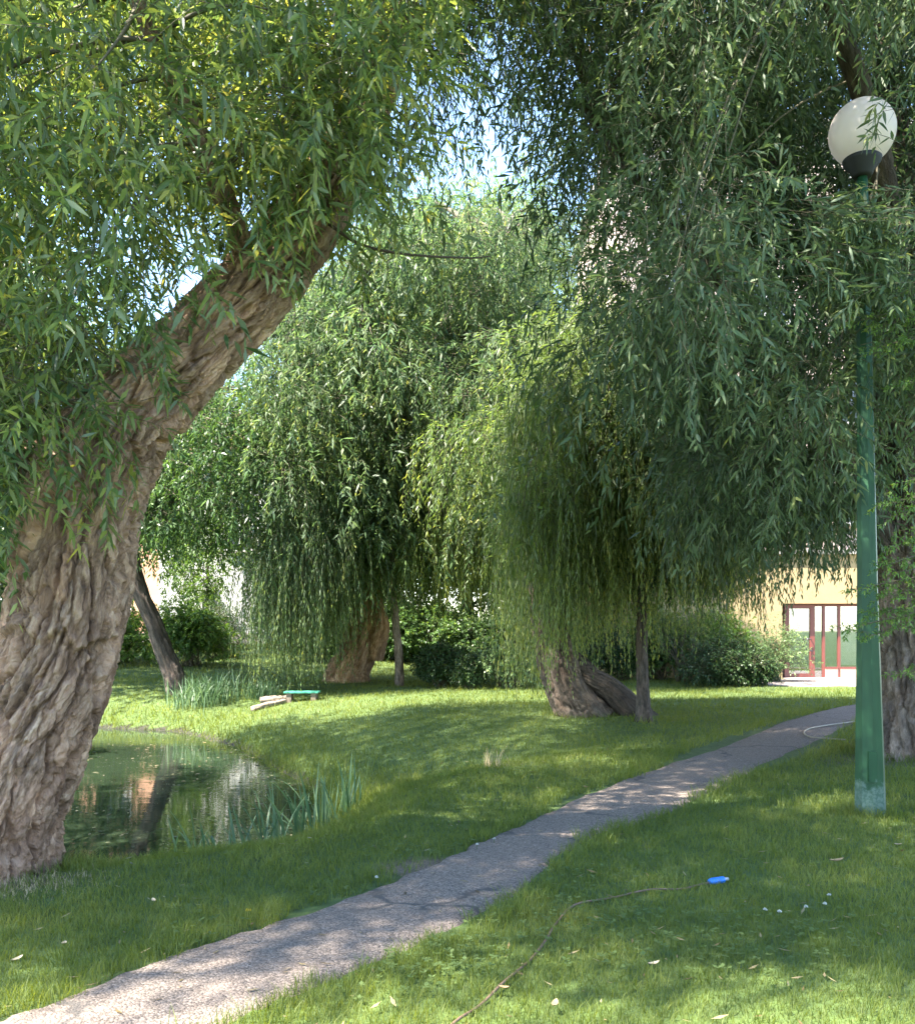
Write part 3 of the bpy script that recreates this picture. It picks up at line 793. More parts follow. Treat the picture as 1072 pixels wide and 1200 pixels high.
# ---- 2. big willow at the right
def tree_right():
    rng = np.random.default_rng(202)
    base = np.array([5.8, 11.4, gz(5.8, 11.4)])
    t = thing('willow_tree', base, 'tall blue-green willow with thick ridged grey trunk standing behind the green lamp post', 'tree')
    pts = [base + v for v in ([0, 0, -.25], [-.0, 0, .5], [.03, 0, 1.5], [.0, 0, 2.6], [-.1, .0, 3.8], [-.35, -.1, 5.2], [-.5, -.2, 7], [-.6, -.3, 9])]
    _, P = bark_part('trunk', t, M['bark2'], pts, [.74, .68, .64, .6, .54, .36, .25, .12], 320, 420, .05, 23, freq=8, flare=.22)
    b = base
    L = []
    for k, (pp, rr) in enumerate([([b + [-.25, -.1, 2.3], at(990, 545, 11.2), at(900, 400, 10.8), at(780, 250, 10.4), at(680, 120, 10.2)], [.2, .15, .12, .09, .05]),
                   ([b + [-.2, 0, 3.4], at(980, 330, 11.6), at(900, 180, 11.8), at(800, 20, 12), at(720, -120, 12.5)], [.2, .15, .12, .08, .04]),
                   ([b + [-.2, -.2, 3.0], at(1050, 330, 10.0), at(1030, 180, 9.0), at(980, 20, 8.0), at(930, -130, 7.4)], [.2, .14, .11, .08, .04]),
                   ([b + [0, -.2, 3.3], at(1120, 300, 10.2), at(1140, 150, 9.0), at(1120, 10, 8.0), at(1090, -160, 7.2)], [.18, .13, .1, .07, .03]),
                   ([b + [-.2, .2, 2.8], at(960, 480, 12.8), at(880, 420, 13.6), at(800, 380, 14.2)], [.17, .12, .08, .04])]):
        _, Q = bark_part('limb', t, M['bark3'], pp, rr, 40, 90, .012, 40 + k, freq=13); L.append(Q)
    roots = np.vstack([q[15::7] for q in L] + [P[200::12]])
    poly = [(600, -260), (1260, -260), (1260, 420), (1072, 500), (1000, 560), (940, 600), (860, 560), (800, 500), (700, 420), (710, 330), (690, 280), (690, 210), (665, 100)]
    def ok(px, py, Y):
        g = math.hypot(px - 1010, py - 150)
        if Y < 8.8 and g < 200: return False
        if Y < 8.4 and 960 < px < 1060 and py > 150: return rng.random() < .25
        if px < 760 and Y < 8.2: return False
        if math.hypot((px - 770), (py - 240)) < 45: return False
        return True
    mb = MB()
    cs = fill(rng, poly, 190, 6.4, 14.2, .42, ok)
    limbs(mb, rng, roots, cs, .007)
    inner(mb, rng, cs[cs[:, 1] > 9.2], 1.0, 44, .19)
    S, D, i = clump_shoots(rng, cs, .8, 44, down=.2); n = len(S)
    near = cs[i][:, 1] < 8.8
    tone = np.clip(rng.random(n) * .6 + rng.random(len(cs))[i] * .45, 0, 1)
    for sel, det in ((near, 2), (~near, 1)):
        m = sel.sum()
        strands(mb, rng, S[sel], D[sel], rng.uniform(.35, .8, m), rng.uniform(.05, .5, m), .034, .125, .0225, det, .0025, ang=(.45, 1.3), sag=.22, tone=tone[sel])
    # hanging lower skirt
    poly2 = [(780, 470), (1000, 490), (1010, 580), (960, 605), (880, 600), (800, 600)]
    c3 = np.vstack([fill(rng, poly2, 64, 10.5, 15.5, .36), fill(rng, [(770, 600), (870, 600), (895, 660), (800, 670)], 22, 14, 18, .3)])
    limbs(mb, rng, roots, c3, .012)
    S, D, i = clump_shoots(rng, c3, .55, 26, down=.3); n = len(S)
    strands(mb, rng, S, D, rng.uniform(.2, .5, n), rng.uniform(.3, .9, n), .036, .12, .021, 1, .0025, ang=(.25, .7))
    # sprays right in front of the lamp
    es = [(at(1070, 225, 7.2), (-.9, -.1, .1), .55, .12), (at(1075, 250, 7.0), (-.9, -.1, .1), .75, .25), (at(1090, 270, 6.9), (-.8, -.1, .2), .8, .3), (at(1100, 300, 6.9), (-.9, 0, .1), .9, .45), (at(1080, 330, 6.8), (-.8, -.1, 0), .7, .4),
          (at(930, 225, 7.3), (.7, -.1, 0), .6, .3), (at(930, 250, 7.2), (.8, -.1, 0), .7, .4), (at(910, 280, 7.2), (.8, -.1, .1), .8, .5), (at(1050, 100, 7.3), (-.4, -.1, -.5), .3, .35), (at(1090, 220, 7.1), (-.8, 0, .1), .7, .5),
          (at(1000, 250, 7.1), (.2, -.2, -.3), .3, .5), (at(1020, 260, 7.1), (-.3, -.2, -.2), .3, .5), (at(985, 280, 7.1), (-.4, -.2, -.2), .4, .4), (at(1000, 300, 7.0), (.3, -.2, -.3), .4, .4)]
    for k in range(110):
        sx = rng.choice([-1, 1]); es.append((at(1012 - sx * rng.uniform(25, 95), rng.uniform(232, 335), rng.uniform(6.8, 7.5)), (sx * .9, rng.uniform(-.4, .1), rng.uniform(-.35, .12)), rng.uniform(.3, .6), rng.uniform(.05, .3)))
    es += [(at(1062, 128, 7.2), (-.8, -.1, .05), .3, .16), (at(1055, 170, 7.2), (-.8, -.1, .5), .35, .15)]
    strands(mb, rng, [e[0] for e in es], [e[1] for e in es], [e[2] for e in es], [e[3] for e in es], .03, .135, .023, 2, .0028, ang=(.5, 1.2), tone=np.full(len(es), .65))
    # upper crown beyond the frame
    c2 = np.array([[rng.uniform(0, 11.5), rng.uniform(6, 15), rng.uniform(7.5, 13.5)] for _ in range(90)])
    c2 = c2[(c2[:, 2] > EYE + .69 * c2[:, 1] + .8)]
    limbs(mb, rng, roots, c2, .02)
    S, D, i = clump_shoots(rng, c2, 1.0, 30); n = len(S)
    strands(mb, rng, S, D, rng.uniform(.5, 1.0, n), rng.uniform(.1, .6, n), .055, .14, .028, 0, .003)
    mb.build('crown', [M['leaf2'], M['twig']], t)
tree_right()

def curtain(mb, rng, starts, per, rad, drop, reach, spacing, ll, lw, det, stem=.003, tone=None, ang=(.2, .55), lm=0):
    """tassels of long hanging shoots under each start point"""
    starts = np.asarray(starts); i = np.repeat(np.arange(len(starts)), per); n = len(i)
    o = rng.normal(0, rad, (n, 3)); o[:, 2] *= .5
    S = starts[i] + o
    D = nrm(rng.normal(0, .7, (n, 3)) * [1, 1, .2] + [0, 0, .2] + o * [1, 1, 0] * 1.5)
    dr = (np.array([drop(s) for s in starts]) * np.where(rng.random(len(starts)) < .3, rng.uniform(1.05, 1.24, len(starts)), rng.uniform(.68, 1.05, len(starts))))[i] * np.where(rng.random(n) < .6, rng.uniform(.8, 1.0, n), rng.uniform(.4, .9, n))
    tn = np.clip(rng.random(len(starts))[i] * .7 + rng.random(n) * .3, 0, 1) if tone is None else np.full(n, tone)
    strands(mb, rng, S, D, rng.uniform(.3, 1, n) * reach, dr, spacing, ll, lw, det, stem, ang=ang, sag=.45, tone=tn, lm=lm)

# ---- 3. weeping willow in the middle
def tree_weeping():
    rng = np.random.default_rng(303)
    Y = 16.4
    base = np.array([2.15, Y, gz(2.15, Y)])
    t = thing('weeping_willow', base, 'weeping willow with long hanging curtains and a low split leaning trunk on the lawn', 'tree')
    p = [at(692, 850, Y), at(668, 815, Y), at(650, 765, Y), at(638, 700, Y), at(628, 640, Y), at(625, 590, Y + .1), at(630, 550, Y + .2), at(640, 520, Y + .3)]
    _, P = bark_part('trunk', t, M['bark5'], p, [.46, .40, .34, .31, .28, .24, .16, .08], 120, 260, .03, 51, freq=8, flare=.1)
    q = [at(762, 850, Y - .1), at(738, 830, Y - .1), at(712, 806, Y - .05), at(686, 792, Y), at(655, 770, Y + .1)]
    bark_part('fallen_limb', t, M['bark3'], q, [.24, .24, .22, .19, .12], 80, 110, .02, 52, freq=9)
    q2 = [at(700, 850, Y + .2), at(702, 820, Y + .2), at(690, 790, Y + .15), at(668, 765, Y + .15)]
    bark_part('root_buttress', t, M['bark3'], q2, [.3, .22, .17, .1], 60, 60, .02, 53, freq=9)
    L = []
    for k, pp in enumerate([[at(628, 600, Y), at(660, 530, Y - .3), at(710, 480, Y - .6), at(770, 470, Y - 1.2), at(820, 520, Y - 1.3)],
                            [at(628, 570, Y), at(670, 490, Y + .8), at(730, 430, Y + 1.2), at(800, 440, Y + 1.5)],
                            [at(630, 560, Y), at(640, 510, Y - .5), at(655, 480, Y - 1.0)]]):
        _, Q = bark_part('limb', t, M['bark3'], pp, [.16, .12, .08, .05, .03][:len(pp)], 30, 70, .01, 55 + k, freq=12); L.append(Q)
    roots = np.vstack([a[8::5] for a in L])
    mb = MB()
    poly = [(612, 500), (625, 430), (660, 370), (720, 360), (800, 390), (870, 470), (880, 590), (780, 610), (700, 600), (650, 610), (618, 620), (608, 570)]
    cs = fill(rng, poly, 150, 13.8, 18.6, .32)
    limbs(mb, rng, roots, cs, .014)
    def drop(s):
        x = 536 + s[0] / s[1] * F
        yb = np.interp(x, [560, 590, 630, 660, 700, 740, 790, 840, 900], [800, 815, 810, 770, 740, 730, 715, 705, 690])
        zb = EYE - (yb - HY) / F * s[1]
        return max(.8, s[2] - zb)
    curtain(mb, rng, cs, 28, .17, drop, .5, .045, .12, .0195, 1, .003)
    # short leafy tops
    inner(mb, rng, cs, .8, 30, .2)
    S, D, i = clump_shoots(rng, cs, .6, 22); n = len(S)
    strands(mb, rng, S, D, rng.uniform(.3, .6, n), rng.uniform(.2, .8, n), .045, .1, .018, 1, .003)
    mb.build('crown', [M['leaf3'], M['twig']], t)
tree_weeping()

# ---- 3b. slim young tree beside the weeping willow
def tree_slim():
    rng = np.random.default_rng(313)
    Y = 15.2; base = np.array([at(754, 848, Y)[0], Y, gz(3.1, Y)])
    t = thing('young_tree', base, 'slim dark straight young tree at the foot of the fallen willow limb', 'tree')
    p = [base + [0, 0, -.1], base + [-.01, 0, .4], base + [-.03, 0, 1.4], base + [-.02, .02, 2.6], base + [-.08, 0, 3.8], base + [-.05, .1, 5]]
    _, P = bark_part('trunk', t, M['bark3'], p, [.13, .105, .09, .08, .06, .025], 40, 120, .008, 61, freq=14, flare=.5)
    cs = fill(rng, [(680, 560), (780, 540), (830, 600), (800, 680), (720, 690), (690, 640)], 26, 14.4, 16.2, .3)
    mb = MB(); limbs(mb, rng, P[50:], cs, .01)
    S, D, i = clump_shoots(rng, cs, .5, 16); n = len(S)
    strands(mb, rng, S, D, rng.uniform(.25, .5, n), rng.uniform(.05, .3, n), .05, .075, .034, 0, .003)
    mb.build('crown', [M['leaf6'], M['twig']], t)
tree_slim()

# ---- 4. old willow across the pond
def tree_far():
    rng = np.random.default_rng(404)
    Y = 26.5; bx = at(408, 800, Y)[0]
    base = np.array([bx, Y, gz(bx, Y)])
    t = thing('willow_tree', base, 'spreading old willow beyond the pond with a squat hollow orange-brown trunk', 'tree')
    z = lambda px, py, y=Y: at(px, py, y)
    p = [base + [-.1, 0, -.3], base + [0, 0, .3], z(418, 765), z(428, 735), z(432, 700), z(430, 640), z(440, 560), z(450, 460), z(460, 360)]
    _, P = bark_part('trunk', t, M['bark4'], p, [.66, .6, .54, .52, .4, .26, .2, .14, .06], 100, 220, .06, 71, freq=5, flare=.15)
    st = [z(437, 770, Y - .1), z(446, 735, Y - .35), z(444, 712, Y - .3)]
    bark_part('broken_limb', t, M['bark4'], st, [.3, .26, .12], 50, 50, .03, 72, freq=7)
    L = []
    for k, pp in enumerate([[z(432, 690), z(380, 600, 25.5), z(310, 560, 24.5), z(260, 600, 24)], [z(432, 660), z(520, 560, 27), z(590, 500, 27), z(630, 460, 27)],
                            [z(435, 620), z(400, 480, 26), z(340, 400, 26), z(280, 390, 26)], [z(440, 600), z(500, 420, 25), z(560, 320, 25), z(600, 260, 25)], [z(445, 560), z(430, 400, 24), z(430, 300, 23)],
                            [z(432, 660), z(500, 610, 25.5), z(560, 600, 25), z(585, 640, 24.8)]]):
        _, Q = bark_part('limb', t, M['bark3'], pp, [.22, .17, .12, .06][:len(pp)], 28, 60, .015, 75 + k, freq=9); L.append(Q)
    roots = np.vstack([a[8::5] for a in L])
    mb = MB()
    poly = [(330, 430), (345, 350), (380, 300), (410, 265), (480, 250), (560, 240), (640, 250), (660, 330), (660, 430), (630, 520), (600, 600), (560, 640), (470, 640), (400, 640), (360, 620), (345, 600), (335, 540)]
    cs = fill(rng, poly, 190, 22.3, 31, .7)
    limbs(mb, rng, roots, cs, .03)
    inner(mb, rng, cs[::2], 1.5, 40, .3)
    S, D, i = clump_shoots(rng, cs, 1.35, 46); n = len(S)
    strands(mb, rng, S, D, rng.uniform(.6, 1.3, n), rng.uniform(.2, 1.2, n), .055, .2, .036, 0, .005, tone=np.clip(rng.random(n) * .5 + rng.random(len(cs))[i] * .55, 0, 1))
    cb = fill(rng, [(540, 400), (660, 380), (680, 500), (620, 600), (545, 610), (500, 520)], 34, 20.5, 24, .6)
    limbs(mb, rng, roots, cb, .02)
    for q_, lm in ((cb[::2], 2), (cb[1::2], 0)):
        S, D, i = clump_shoots(rng, q_, 1.0, 40); n = len(S)
        strands(mb, rng, S, D, rng.uniform(.4, 1.1, n), rng.uniform(.2, 1.6, n), .06, .17, .03, 0, .004, tone=rng.random(n), lm=lm)
    # hanging curtains towards the pond
    def drop(s):
        x = 536 + s[0] / s[1] * F
        yb = np.interp(x, [250, 270, 330, 380, 400, 430, 520, 600, 660], [812, 808, 795, 770, 718, 700, 705, 715, 735])
        return max(.6, s[2] - (EYE - (yb - HY) / F * s[1]))
    cs2 = fill(rng, [(318, 640), (330, 600), (365, 560), (405, 590), (390, 660), (345, 680), (312, 680)], 80, 22.8, 26, .32)
    curtain(mb, rng, cs2, 22, .35, drop, .6, .065, .15, .026, 0, .004)
    cs3 = fill(rng, [(470, 620), (600, 560), (650, 600), (640, 650), (480, 660)], 60, 23.2, 26, .35)
    curtain(mb, rng, cs3, 20, .35, drop, .6, .065, .15, .026, 0, .004, tone=.9, lm=2)  # light tone throughout, imitates sun shining through this fringe
    mb.build('crown', [M['leaf4'], M['twig'], M['leaf9']], t)
tree_far()

def simple_tree(name, base, label, trunk_pts, rad, poly, y0, y1, nc, sep, crad, per, a, b, sp, ll, lw, leaf, bark, seed, group=None, det=0, branch_r=.02, cat='tree', amp=.012):
    rng = np.random.default_rng(seed)
    t = thing(name, base, label, cat, group)
    _, P = bark_part('trunk', t, M[bark], trunk_pts, rad, 44, 110, amp, seed, freq=9, flare=.3)
    cs = fill(rng, poly, nc, y0, y1, sep)
    mb = MB(); limbs(mb, rng, P[50:], cs, branch_r)
    inner(mb, rng, cs, crad, per, ll * 1.5)
    S, D, i = clump_shoots(rng, cs, crad, per); n = len(S)
    strands(mb, rng, S, D, rng.uniform(a * .5, a, n), rng.uniform(b * .2, b, n), sp, ll, lw, det, branch_r * .2, tone=np.clip(rng.random(n) * .5 + rng.random(len(cs))[i] * .55, 0, 1))
    mb.build('crown', [M[leaf], M['twig']], t)
    return t

def ground_at(px, Y): 
    x = (px - 536) / F * Y
    return np.array([x, Y, gz(x, Y)])

# dark leaning tree on the far bank
b = ground_at(206, 24.2)
simple_tree('leaning_tree', b, 'dark leaning tree on the far pond bank, its trunk slanting up to the left', [b + [0.1, 0, -.3], b + [0, 0, .3], at(195, 770, 24.2), at(180, 730, 24.2), at(160, 680, 24.2), at(150, 610, 24.2), at(160, 540, 24.2), at(190, 470, 24.2)],
            [.36, .29, .25, .23, .21, .19, .14, .06], [(130, 590), (150, 520), (220, 450), (300, 430), (350, 470), (330, 540), (260, 610), (200, 625)], 22, 27, 52, .8, 1.1, 30, 1.0, .7, .06, .15, .045, 'leaf5', 'bark3', 505, amp=.02)
# slim bare-stemmed tree next to the hollow willow
b = ground_at(468, 24.6)
simple_tree('slender_tree', b, 'slender thin-stemmed tree in front of the dark rounded bush beyond the pond', [b + [0, 0, -.2], b + [-.02, 0, .8], b + [-.12, 0, 1.9], b + [-.2, 0, 2.9], b + [-.2, 0, 4.0], b + [-.1, 0, 5]],
            [.13, .11, .1, .085, .06, .03], [(430, 660), (440, 600), (500, 590), (540, 640), (500, 680)], 23.6, 25.8, 16, .4, .7, 18, .6, .5, .06, .12, .04, 'leaf4', 'bark2', 515)
# background trees
BG = [(-40, 33, 'bushy tree filling the gap left of the massive leaning trunk', [(-170, 760), (-160, 480), (-60, 400), (40, 430), (60, 560), (30, 740)], 70, 'leaf5'),
      (120, 40, 'broad tree rising far behind the leaning tree, in front of the pink house', [(60, 640), (60, 470), (150, 390), (240, 400), (260, 520), (200, 640)], 60, 'leaf5'),
      (-20, 25.5, 'tree added on the far bank to shade its lawn, crown showing left of the massive leaning trunk', [(-260, 260), (-60, 220), (110, 300), (120, 480), (40, 560), (-240, 560)], 55, 'leaf5'),  # added mostly outside the frame to cast shade on the far-left lawn
      (330, 39, 'tall green tree far behind the hanging willow curtain', [(350, 660), (335, 480), (370, 380), (430, 380), (460, 520), (440, 740), (370, 750)], 70, 'leaf4'),
      (545, 42, 'dark-trunked tree at the back of the lawn behind the rounded bushes', [(440, 700), (440, 500), (470, 270), (540, 232), (640, 240), (690, 480), (660, 680), (600, 720)], 150, 'leaf8'),
      (660, 40, 'tree behind the weeping willow in front of the building end', [(590, 720), (600, 520), (640, 420), (700, 450), (720, 560), (690, 650)], 55, 'leaf4')]
for k, (px, Y, lab, poly, nc, lf) in enumerate(BG):
    b = ground_at(px, Y)
    simple_tree('park_tree', b, lab, [b + [0, 0, -.3], b + [0, 0, 1], b + [.1, 0, 2.5], b + [-.1, 0, 5], b + [.1, 0, 8]], [.45, .36, .32, .22, .08], poly, Y - 3, Y + 2.5, nc, 1.1, 1.7, 26, 1.5, 1.0, .09, .26, .075, lf, 'bark3', 600 + k, group='park trees in the background', branch_r=.04, amp=.03)
# slim young tree by the white house
b = ground_at(243, 37)
simple_tree('sapling', b, 'sapling with a thin dark stem in front of the white house wall', [b + [0, 0, -.2], b + [0, 0, 1], b + [0, 0, 2.4], b + [.05, 0, 4]], [.1, .08, .07, .03], [(195, 690), (200, 640), (220, 600), (270, 590), (290, 640), (280, 690), (260, 715), (225, 712)], 35, 38, 34, .4, .7, 18, .6, .4, .07, .16, .06, 'leaf8', 'bark3', 640)

# ---- shrubs
def shrub(name, px, Y, w, h, label, leaf, seed, ll=.07, lw=.035, dens=1.0, stems=False, det=0, group=None, flat=.8, cat='shrub', low=.25):
    rng = np.random.default_rng(seed)
    b = ground_at(px, Y); t = thing(name, b, label, cat, group)
    n = int(26 * dens)
    u = nrm(rng.normal(0, 1, (n, 3))); u[:, 2] = np.abs(u[:, 2]) * 1.0 - low * rng.random(n)
    r = rng.uniform(.45, .95, n)[:, None]
    cs = b + u * r * np.array([w / 2, w / 2 * flat, h * .62]) + [0, 0, h * .36]
    mb = MB()
    sm = MB()
    for c in cs:
        p0 = b + [rng.uniform(-.12, .12) * w, rng.uniform(-.1, .1) * w, -.05]
        mid = (p0 + c) / 2 + [0, 0, .12 * h]
        sm.tube(bez(p0, mid, c, 8), np.linspace(.018, .006, 8) * (1.4 if stems else 1), 5)
    S, D, i = clump_shoots(rng, cs, min(w, h) * .3, int(26 * dens), down=-.1); m = len(S)
    strands(mb, rng, S, D, rng.uniform(.1, .3, m) * max(w, h) * .6, rng.uniform(0, .08, m), .035, ll, lw, det, .003, tone=np.clip(rng.random(m) * .4 + rng.random(n)[i] * .6, 0, 1))
    mb.v[0] = np.where(mb.v[0][:, 2:3] < b[2], mb.v[0] * [1, 1, 0] + [0, 0, b[2] + .02], mb.v[0])
    sm.build('stems', M['twig'], t); mb.build('foliage', [M[leaf], M['twig']], t)
    return t
shrub('shrub', 517, 24.3, 1.35, 1.25, 'dark rounded bush beside the slender tree stem beyond the pond', 'leaf6', 701, .08, .045, 2.2)
shrub('shrub', 549, 23.6, .8, .95, 'small dark bush between the rounded bush and the pale-leaved shrub', 'leaf6', 702, .075, .04, 2.0)
shrub('shrub', 592, 24.0, 1.8, 1.3, 'light green loose shrub under the left fringe of the weeping willow', 'leaf7', 703, .09, .045)
shrub('shrub', 858, 24.6, 2.5, 1.15, 'low wide dark evergreen bush on the sunlit lawn in front of the building', 'leaf6', 704, .075, .035, 2.6)
shrub('shrub', 800, 26.2, 1.9, 2.1, 'open shrub with bare upright stems left of the low evergreen bush', 'leaf3', 705, .09, .03, .7, True, low=-.3)
shrub('shrub', 905, 26.4, 1.8, 1.95, 'pale grey-green shrub next to the glazed door', 'leaf7', 706, .085, .03, 1.2)
shrub('shrub', 480, 37, 5.2, 2.3, 'wide dark hedge-like shrub at the far end of the lawn behind the slender tree', 'leaf5', 707, .14, .07, 2.0)
shrub('shrub', 590, 36, 4.2, 2.2, 'dark shrub mass at the far end of the lawn behind the light green shrub', 'leaf6', 708, .14, .07, 1.7)
shrub('shrub', 120, 32, 4.2, 2.4, 'leafy shrub on the far lawn just right of the massive leaning trunk', 'leaf8', 709, .14, .06, 1.3)
shrub('shrub', 690, 27.0, 2.3, 2.4, 'tall leafy shrub against the tan wall behind the split willow trunk', 'leaf6', 714, .1, .05, 1.6)
shrub('shrub', 838, 27.2, 2.2, 2.5, 'tall yellow-green shrub against the tan wall behind the low evergreen bush', 'leaf8', 715, .1, .04, 1.4)
shrub('shrub', 222, 31, 2.6, 2.3, 'bright green bushy shrub in front of the white house, above the sedge', 'leaf8', 717, .13, .06, 1.5)
shrub('shrub', 770, 27.3, 1.9, 2.2, 'loose leafy shrub against the tan wall right of the slim dark young tree', 'leaf5', 716, .1, .05, 1.6)
shrub('conifer_shrub', 262, 34, 3.2, 2.1, 'low spreading conifer bush in front of the white house', 'leaf6', 710, .1, .02, 1.4)
shrub('shrub', 375, 33, 3.0, 1.8, 'shrub behind the hanging willow curtain and the low bench', 'leaf5', 711, .12, .06, 1.4)
shrub('shrub', -25, 17, 3.0, 2.6, 'dark bush at the left edge behind the massive leaning trunk', 'leaf6', 712, .09, .05, 2.0)
shrub('shrub', 730, 27.2, 1.6, .9, 'low green shrub by the wall behind the slim dark young tree', 'leaf5', 713, .07, .035)

def tuft(name, pts, n, h, w, label, cat, mat, seed, arch=.5, lean=(0, 0), spread=.18, group=None):
    """clump of strap leaves"""
    rng = np.random.default_rng(seed)
    o = np.array([*pts[0][:2], gz(*pts[0][:2])]); mb = MB()
    for k in range(n):
        c = np.array(pts[rng.integers(len(pts))][:2]) + rng.normal(0, spread, 2)
        zz = max(gz(c[0], c[1]) - .03, WATER - .12); L = h * rng.uniform(.55, 1.15); az = rng.uniform(0, 2 * PI)
        d = np.array([math.cos(az) + lean[0], math.sin(az) + lean[1]]); d /= np.linalg.norm(d)
        ar = arch * rng.random() ** 1.5
        tt = np.linspace(0, 1, 9)
        th = .08 + rng.uniform(0, .2) + ar * 2.3 * tt ** 1.4
        st = np.c_[np.sin(th)[:, None] * d, np.cos(th)] * (L / 8)
        P = np.vstack([[0, 0, 0], np.cumsum(st[:-1], 0)]) + [c[0], c[1], zz]
        ww = w * rng.uniform(.7, 1.2) * np.array([.75, .9, 1, 1, .95, .85, .65, .4, .05]) / 2
        s = np.array([-d[1], d[0], 0]); s = s * math.cos(.5) + np.array([d[0], d[1], 0]) * math.sin(.5) * rng.choice([-1, 1])
        nr = np.cross(s, [0, 0, 1.0])
        V = np.stack([P - s * ww[:, None], P + nr * ww[:, None] * .35, P + s * ww[:, None]], 1)
        mb.add(V.reshape(-1, 3), quads=grid_faces(9, 3, False), attr=rng.random() * .8)
    ob = mb.build(name, M[mat], None, o)
    return tag(ob, label, cat, group)
def pw(px, py): # on the water
    Y = (EYE - WATER) * F / (py - HY); return ((px - 536) / F * Y, Y)
tuft('iris_clump', [pw(386, 985), pw(400, 978), pw(372, 990), pw(408, 968)], 60, .72, .028, 'upright sword-leaved iris clump at the right end of the pond', 'water plant', 'iris', 801, .22, (0, -.2), .13)
tuft('iris_clump', [pw(330, 1000), pw(350, 995), pw(310, 1005)], 40, .95, .03, 'arching strap-leaved iris clump bending over the pond, middle of the near shore', 'water plant', 'iris', 802, .75, (-.9, 0), .13)
tuft('iris_clump', [pw(250, 1010), pw(225, 1012), pw(275, 1008)], 24, .7, .028, 'sparse iris leaves in the water nearest to the massive leaning trunk', 'water plant', 'iris', 803, .7, (-.5, 0), .14)
def gp(px, Y): return ((px - 536) / F * Y, Y)
tuft('sedge_tussock', [gp(240, 22.9)], 380, .8, .022, 'long-bladed sedge tussock at the foot of the leaning tree on the far bank', 'grass', 'iris', 804, .6, (0, -.2), .38)
tuft('sedge_tussock', [gp(306, 23.4)], 200, .6, .02, 'long grass under the willow curtain left of the low bench', 'grass', 'iris', 805, .6, (0, -.2), .2)
tuft('dry_grass_tuft', [gp(20, 5.55), gp(50, 5.6), gp(-10, 5.5), gp(70, 5.65)], 900, .075, .004, 'pale dry grass gathered at the foot of the massive leaning trunk', 'grass', 'straw', 806, .9, (0, -.3), .14)
tuft('dead_weed', [(0.42, 11.0)], 26, .32, .008, 'dry brown weed stalks on the bare patch of the pond bank', 'weed', 'straw', 807, .3, (0, 0), .1)

def floating():
    rng = np.random.default_rng(820); n = 9000
    x = rng.uniform(-12, -1, n); y = rng.uniform(8, 22.5, n)
    d = pond_sd(x, y); h = hgt(x, y)
    p = np.exp(-np.maximum(0, -d - .3) / .5) * (x > -7) + .55 * (fbm(x * .8, y * 1.6, 0 * x, 77, 4) > .57) + .02
    k = (h < WATER - .01) & (rng.random(n) < p * .8)
    x, y = x[k], y[k]; n = len(x); mb = MB()
    a = rng.uniform(0, 2 * PI, n); L = rng.uniform(.012, .05, n)[:, None]
    c = np.c_[x, y, np.full(n, WATER + .006)]; dd = np.c_[np.cos(a), np.sin(a), 0 * a]; ss = np.c_[-np.sin(a), np.cos(a), 0 * a]
    V = np.stack([c - dd * L, c + ss * L * .45, c + dd * L, c - ss * L * .45 + [0, 0, .003]], 1)
    mb.add(V, quads=np.arange(n)[:, None] * 4 + np.array([0, 3, 2, 1]), attr=np.repeat(rng.random(n), 4))
    tag(mb.build('floating_leaves', M['float']), 'scattered small leaves and scum floating on the pond', 'leaves', kind='stuff')
floating()

def litter():
    rng = np.random.default_rng(830); n = 900
    y = 2.8 + 13 * rng.random(n) ** 1.4; x = rng.uniform(-1, 1, n) * (.52 * y + .6)
    pd = path_d(x, y); k = (pond_sd(x, y) > .6) & ((pd > -.02) | (rng.random(n) < .8)); x, y, pd = x[k], y[k], pd[k]; n = len(x)
    z = hgt(x, y) + np.where(pd < 0, .036, rng.uniform(.018, .04, n)); mb = MB()
    a = rng.uniform(0, 2 * PI, n); L = rng.uniform(.015, .04, n)[:, None]; tl = rng.normal(0, .25, n) * (pd > 0)
    c = np.c_[x, y, z]; dd = np.c_[np.cos(a), np.sin(a), tl]; ss = np.c_[-np.sin(a), np.cos(a), rng.normal(0, .2, n)]
    V = np.stack([c - dd * L, c + ss * L * .22, c + dd * L + [0, 0, .004], c - ss * L * .22], 1)
    mb.add(V, quads=np.arange(n)[:, None] * 4 + np.array([0, 3, 2, 1]), attr=np.repeat(rng.random(n), 4))
    tag(mb.build('leaf_litter', M['litter']), 'tiny dry willow leaves and bits scattered over the lawn and path', 'leaves', kind='stuff')
litter()

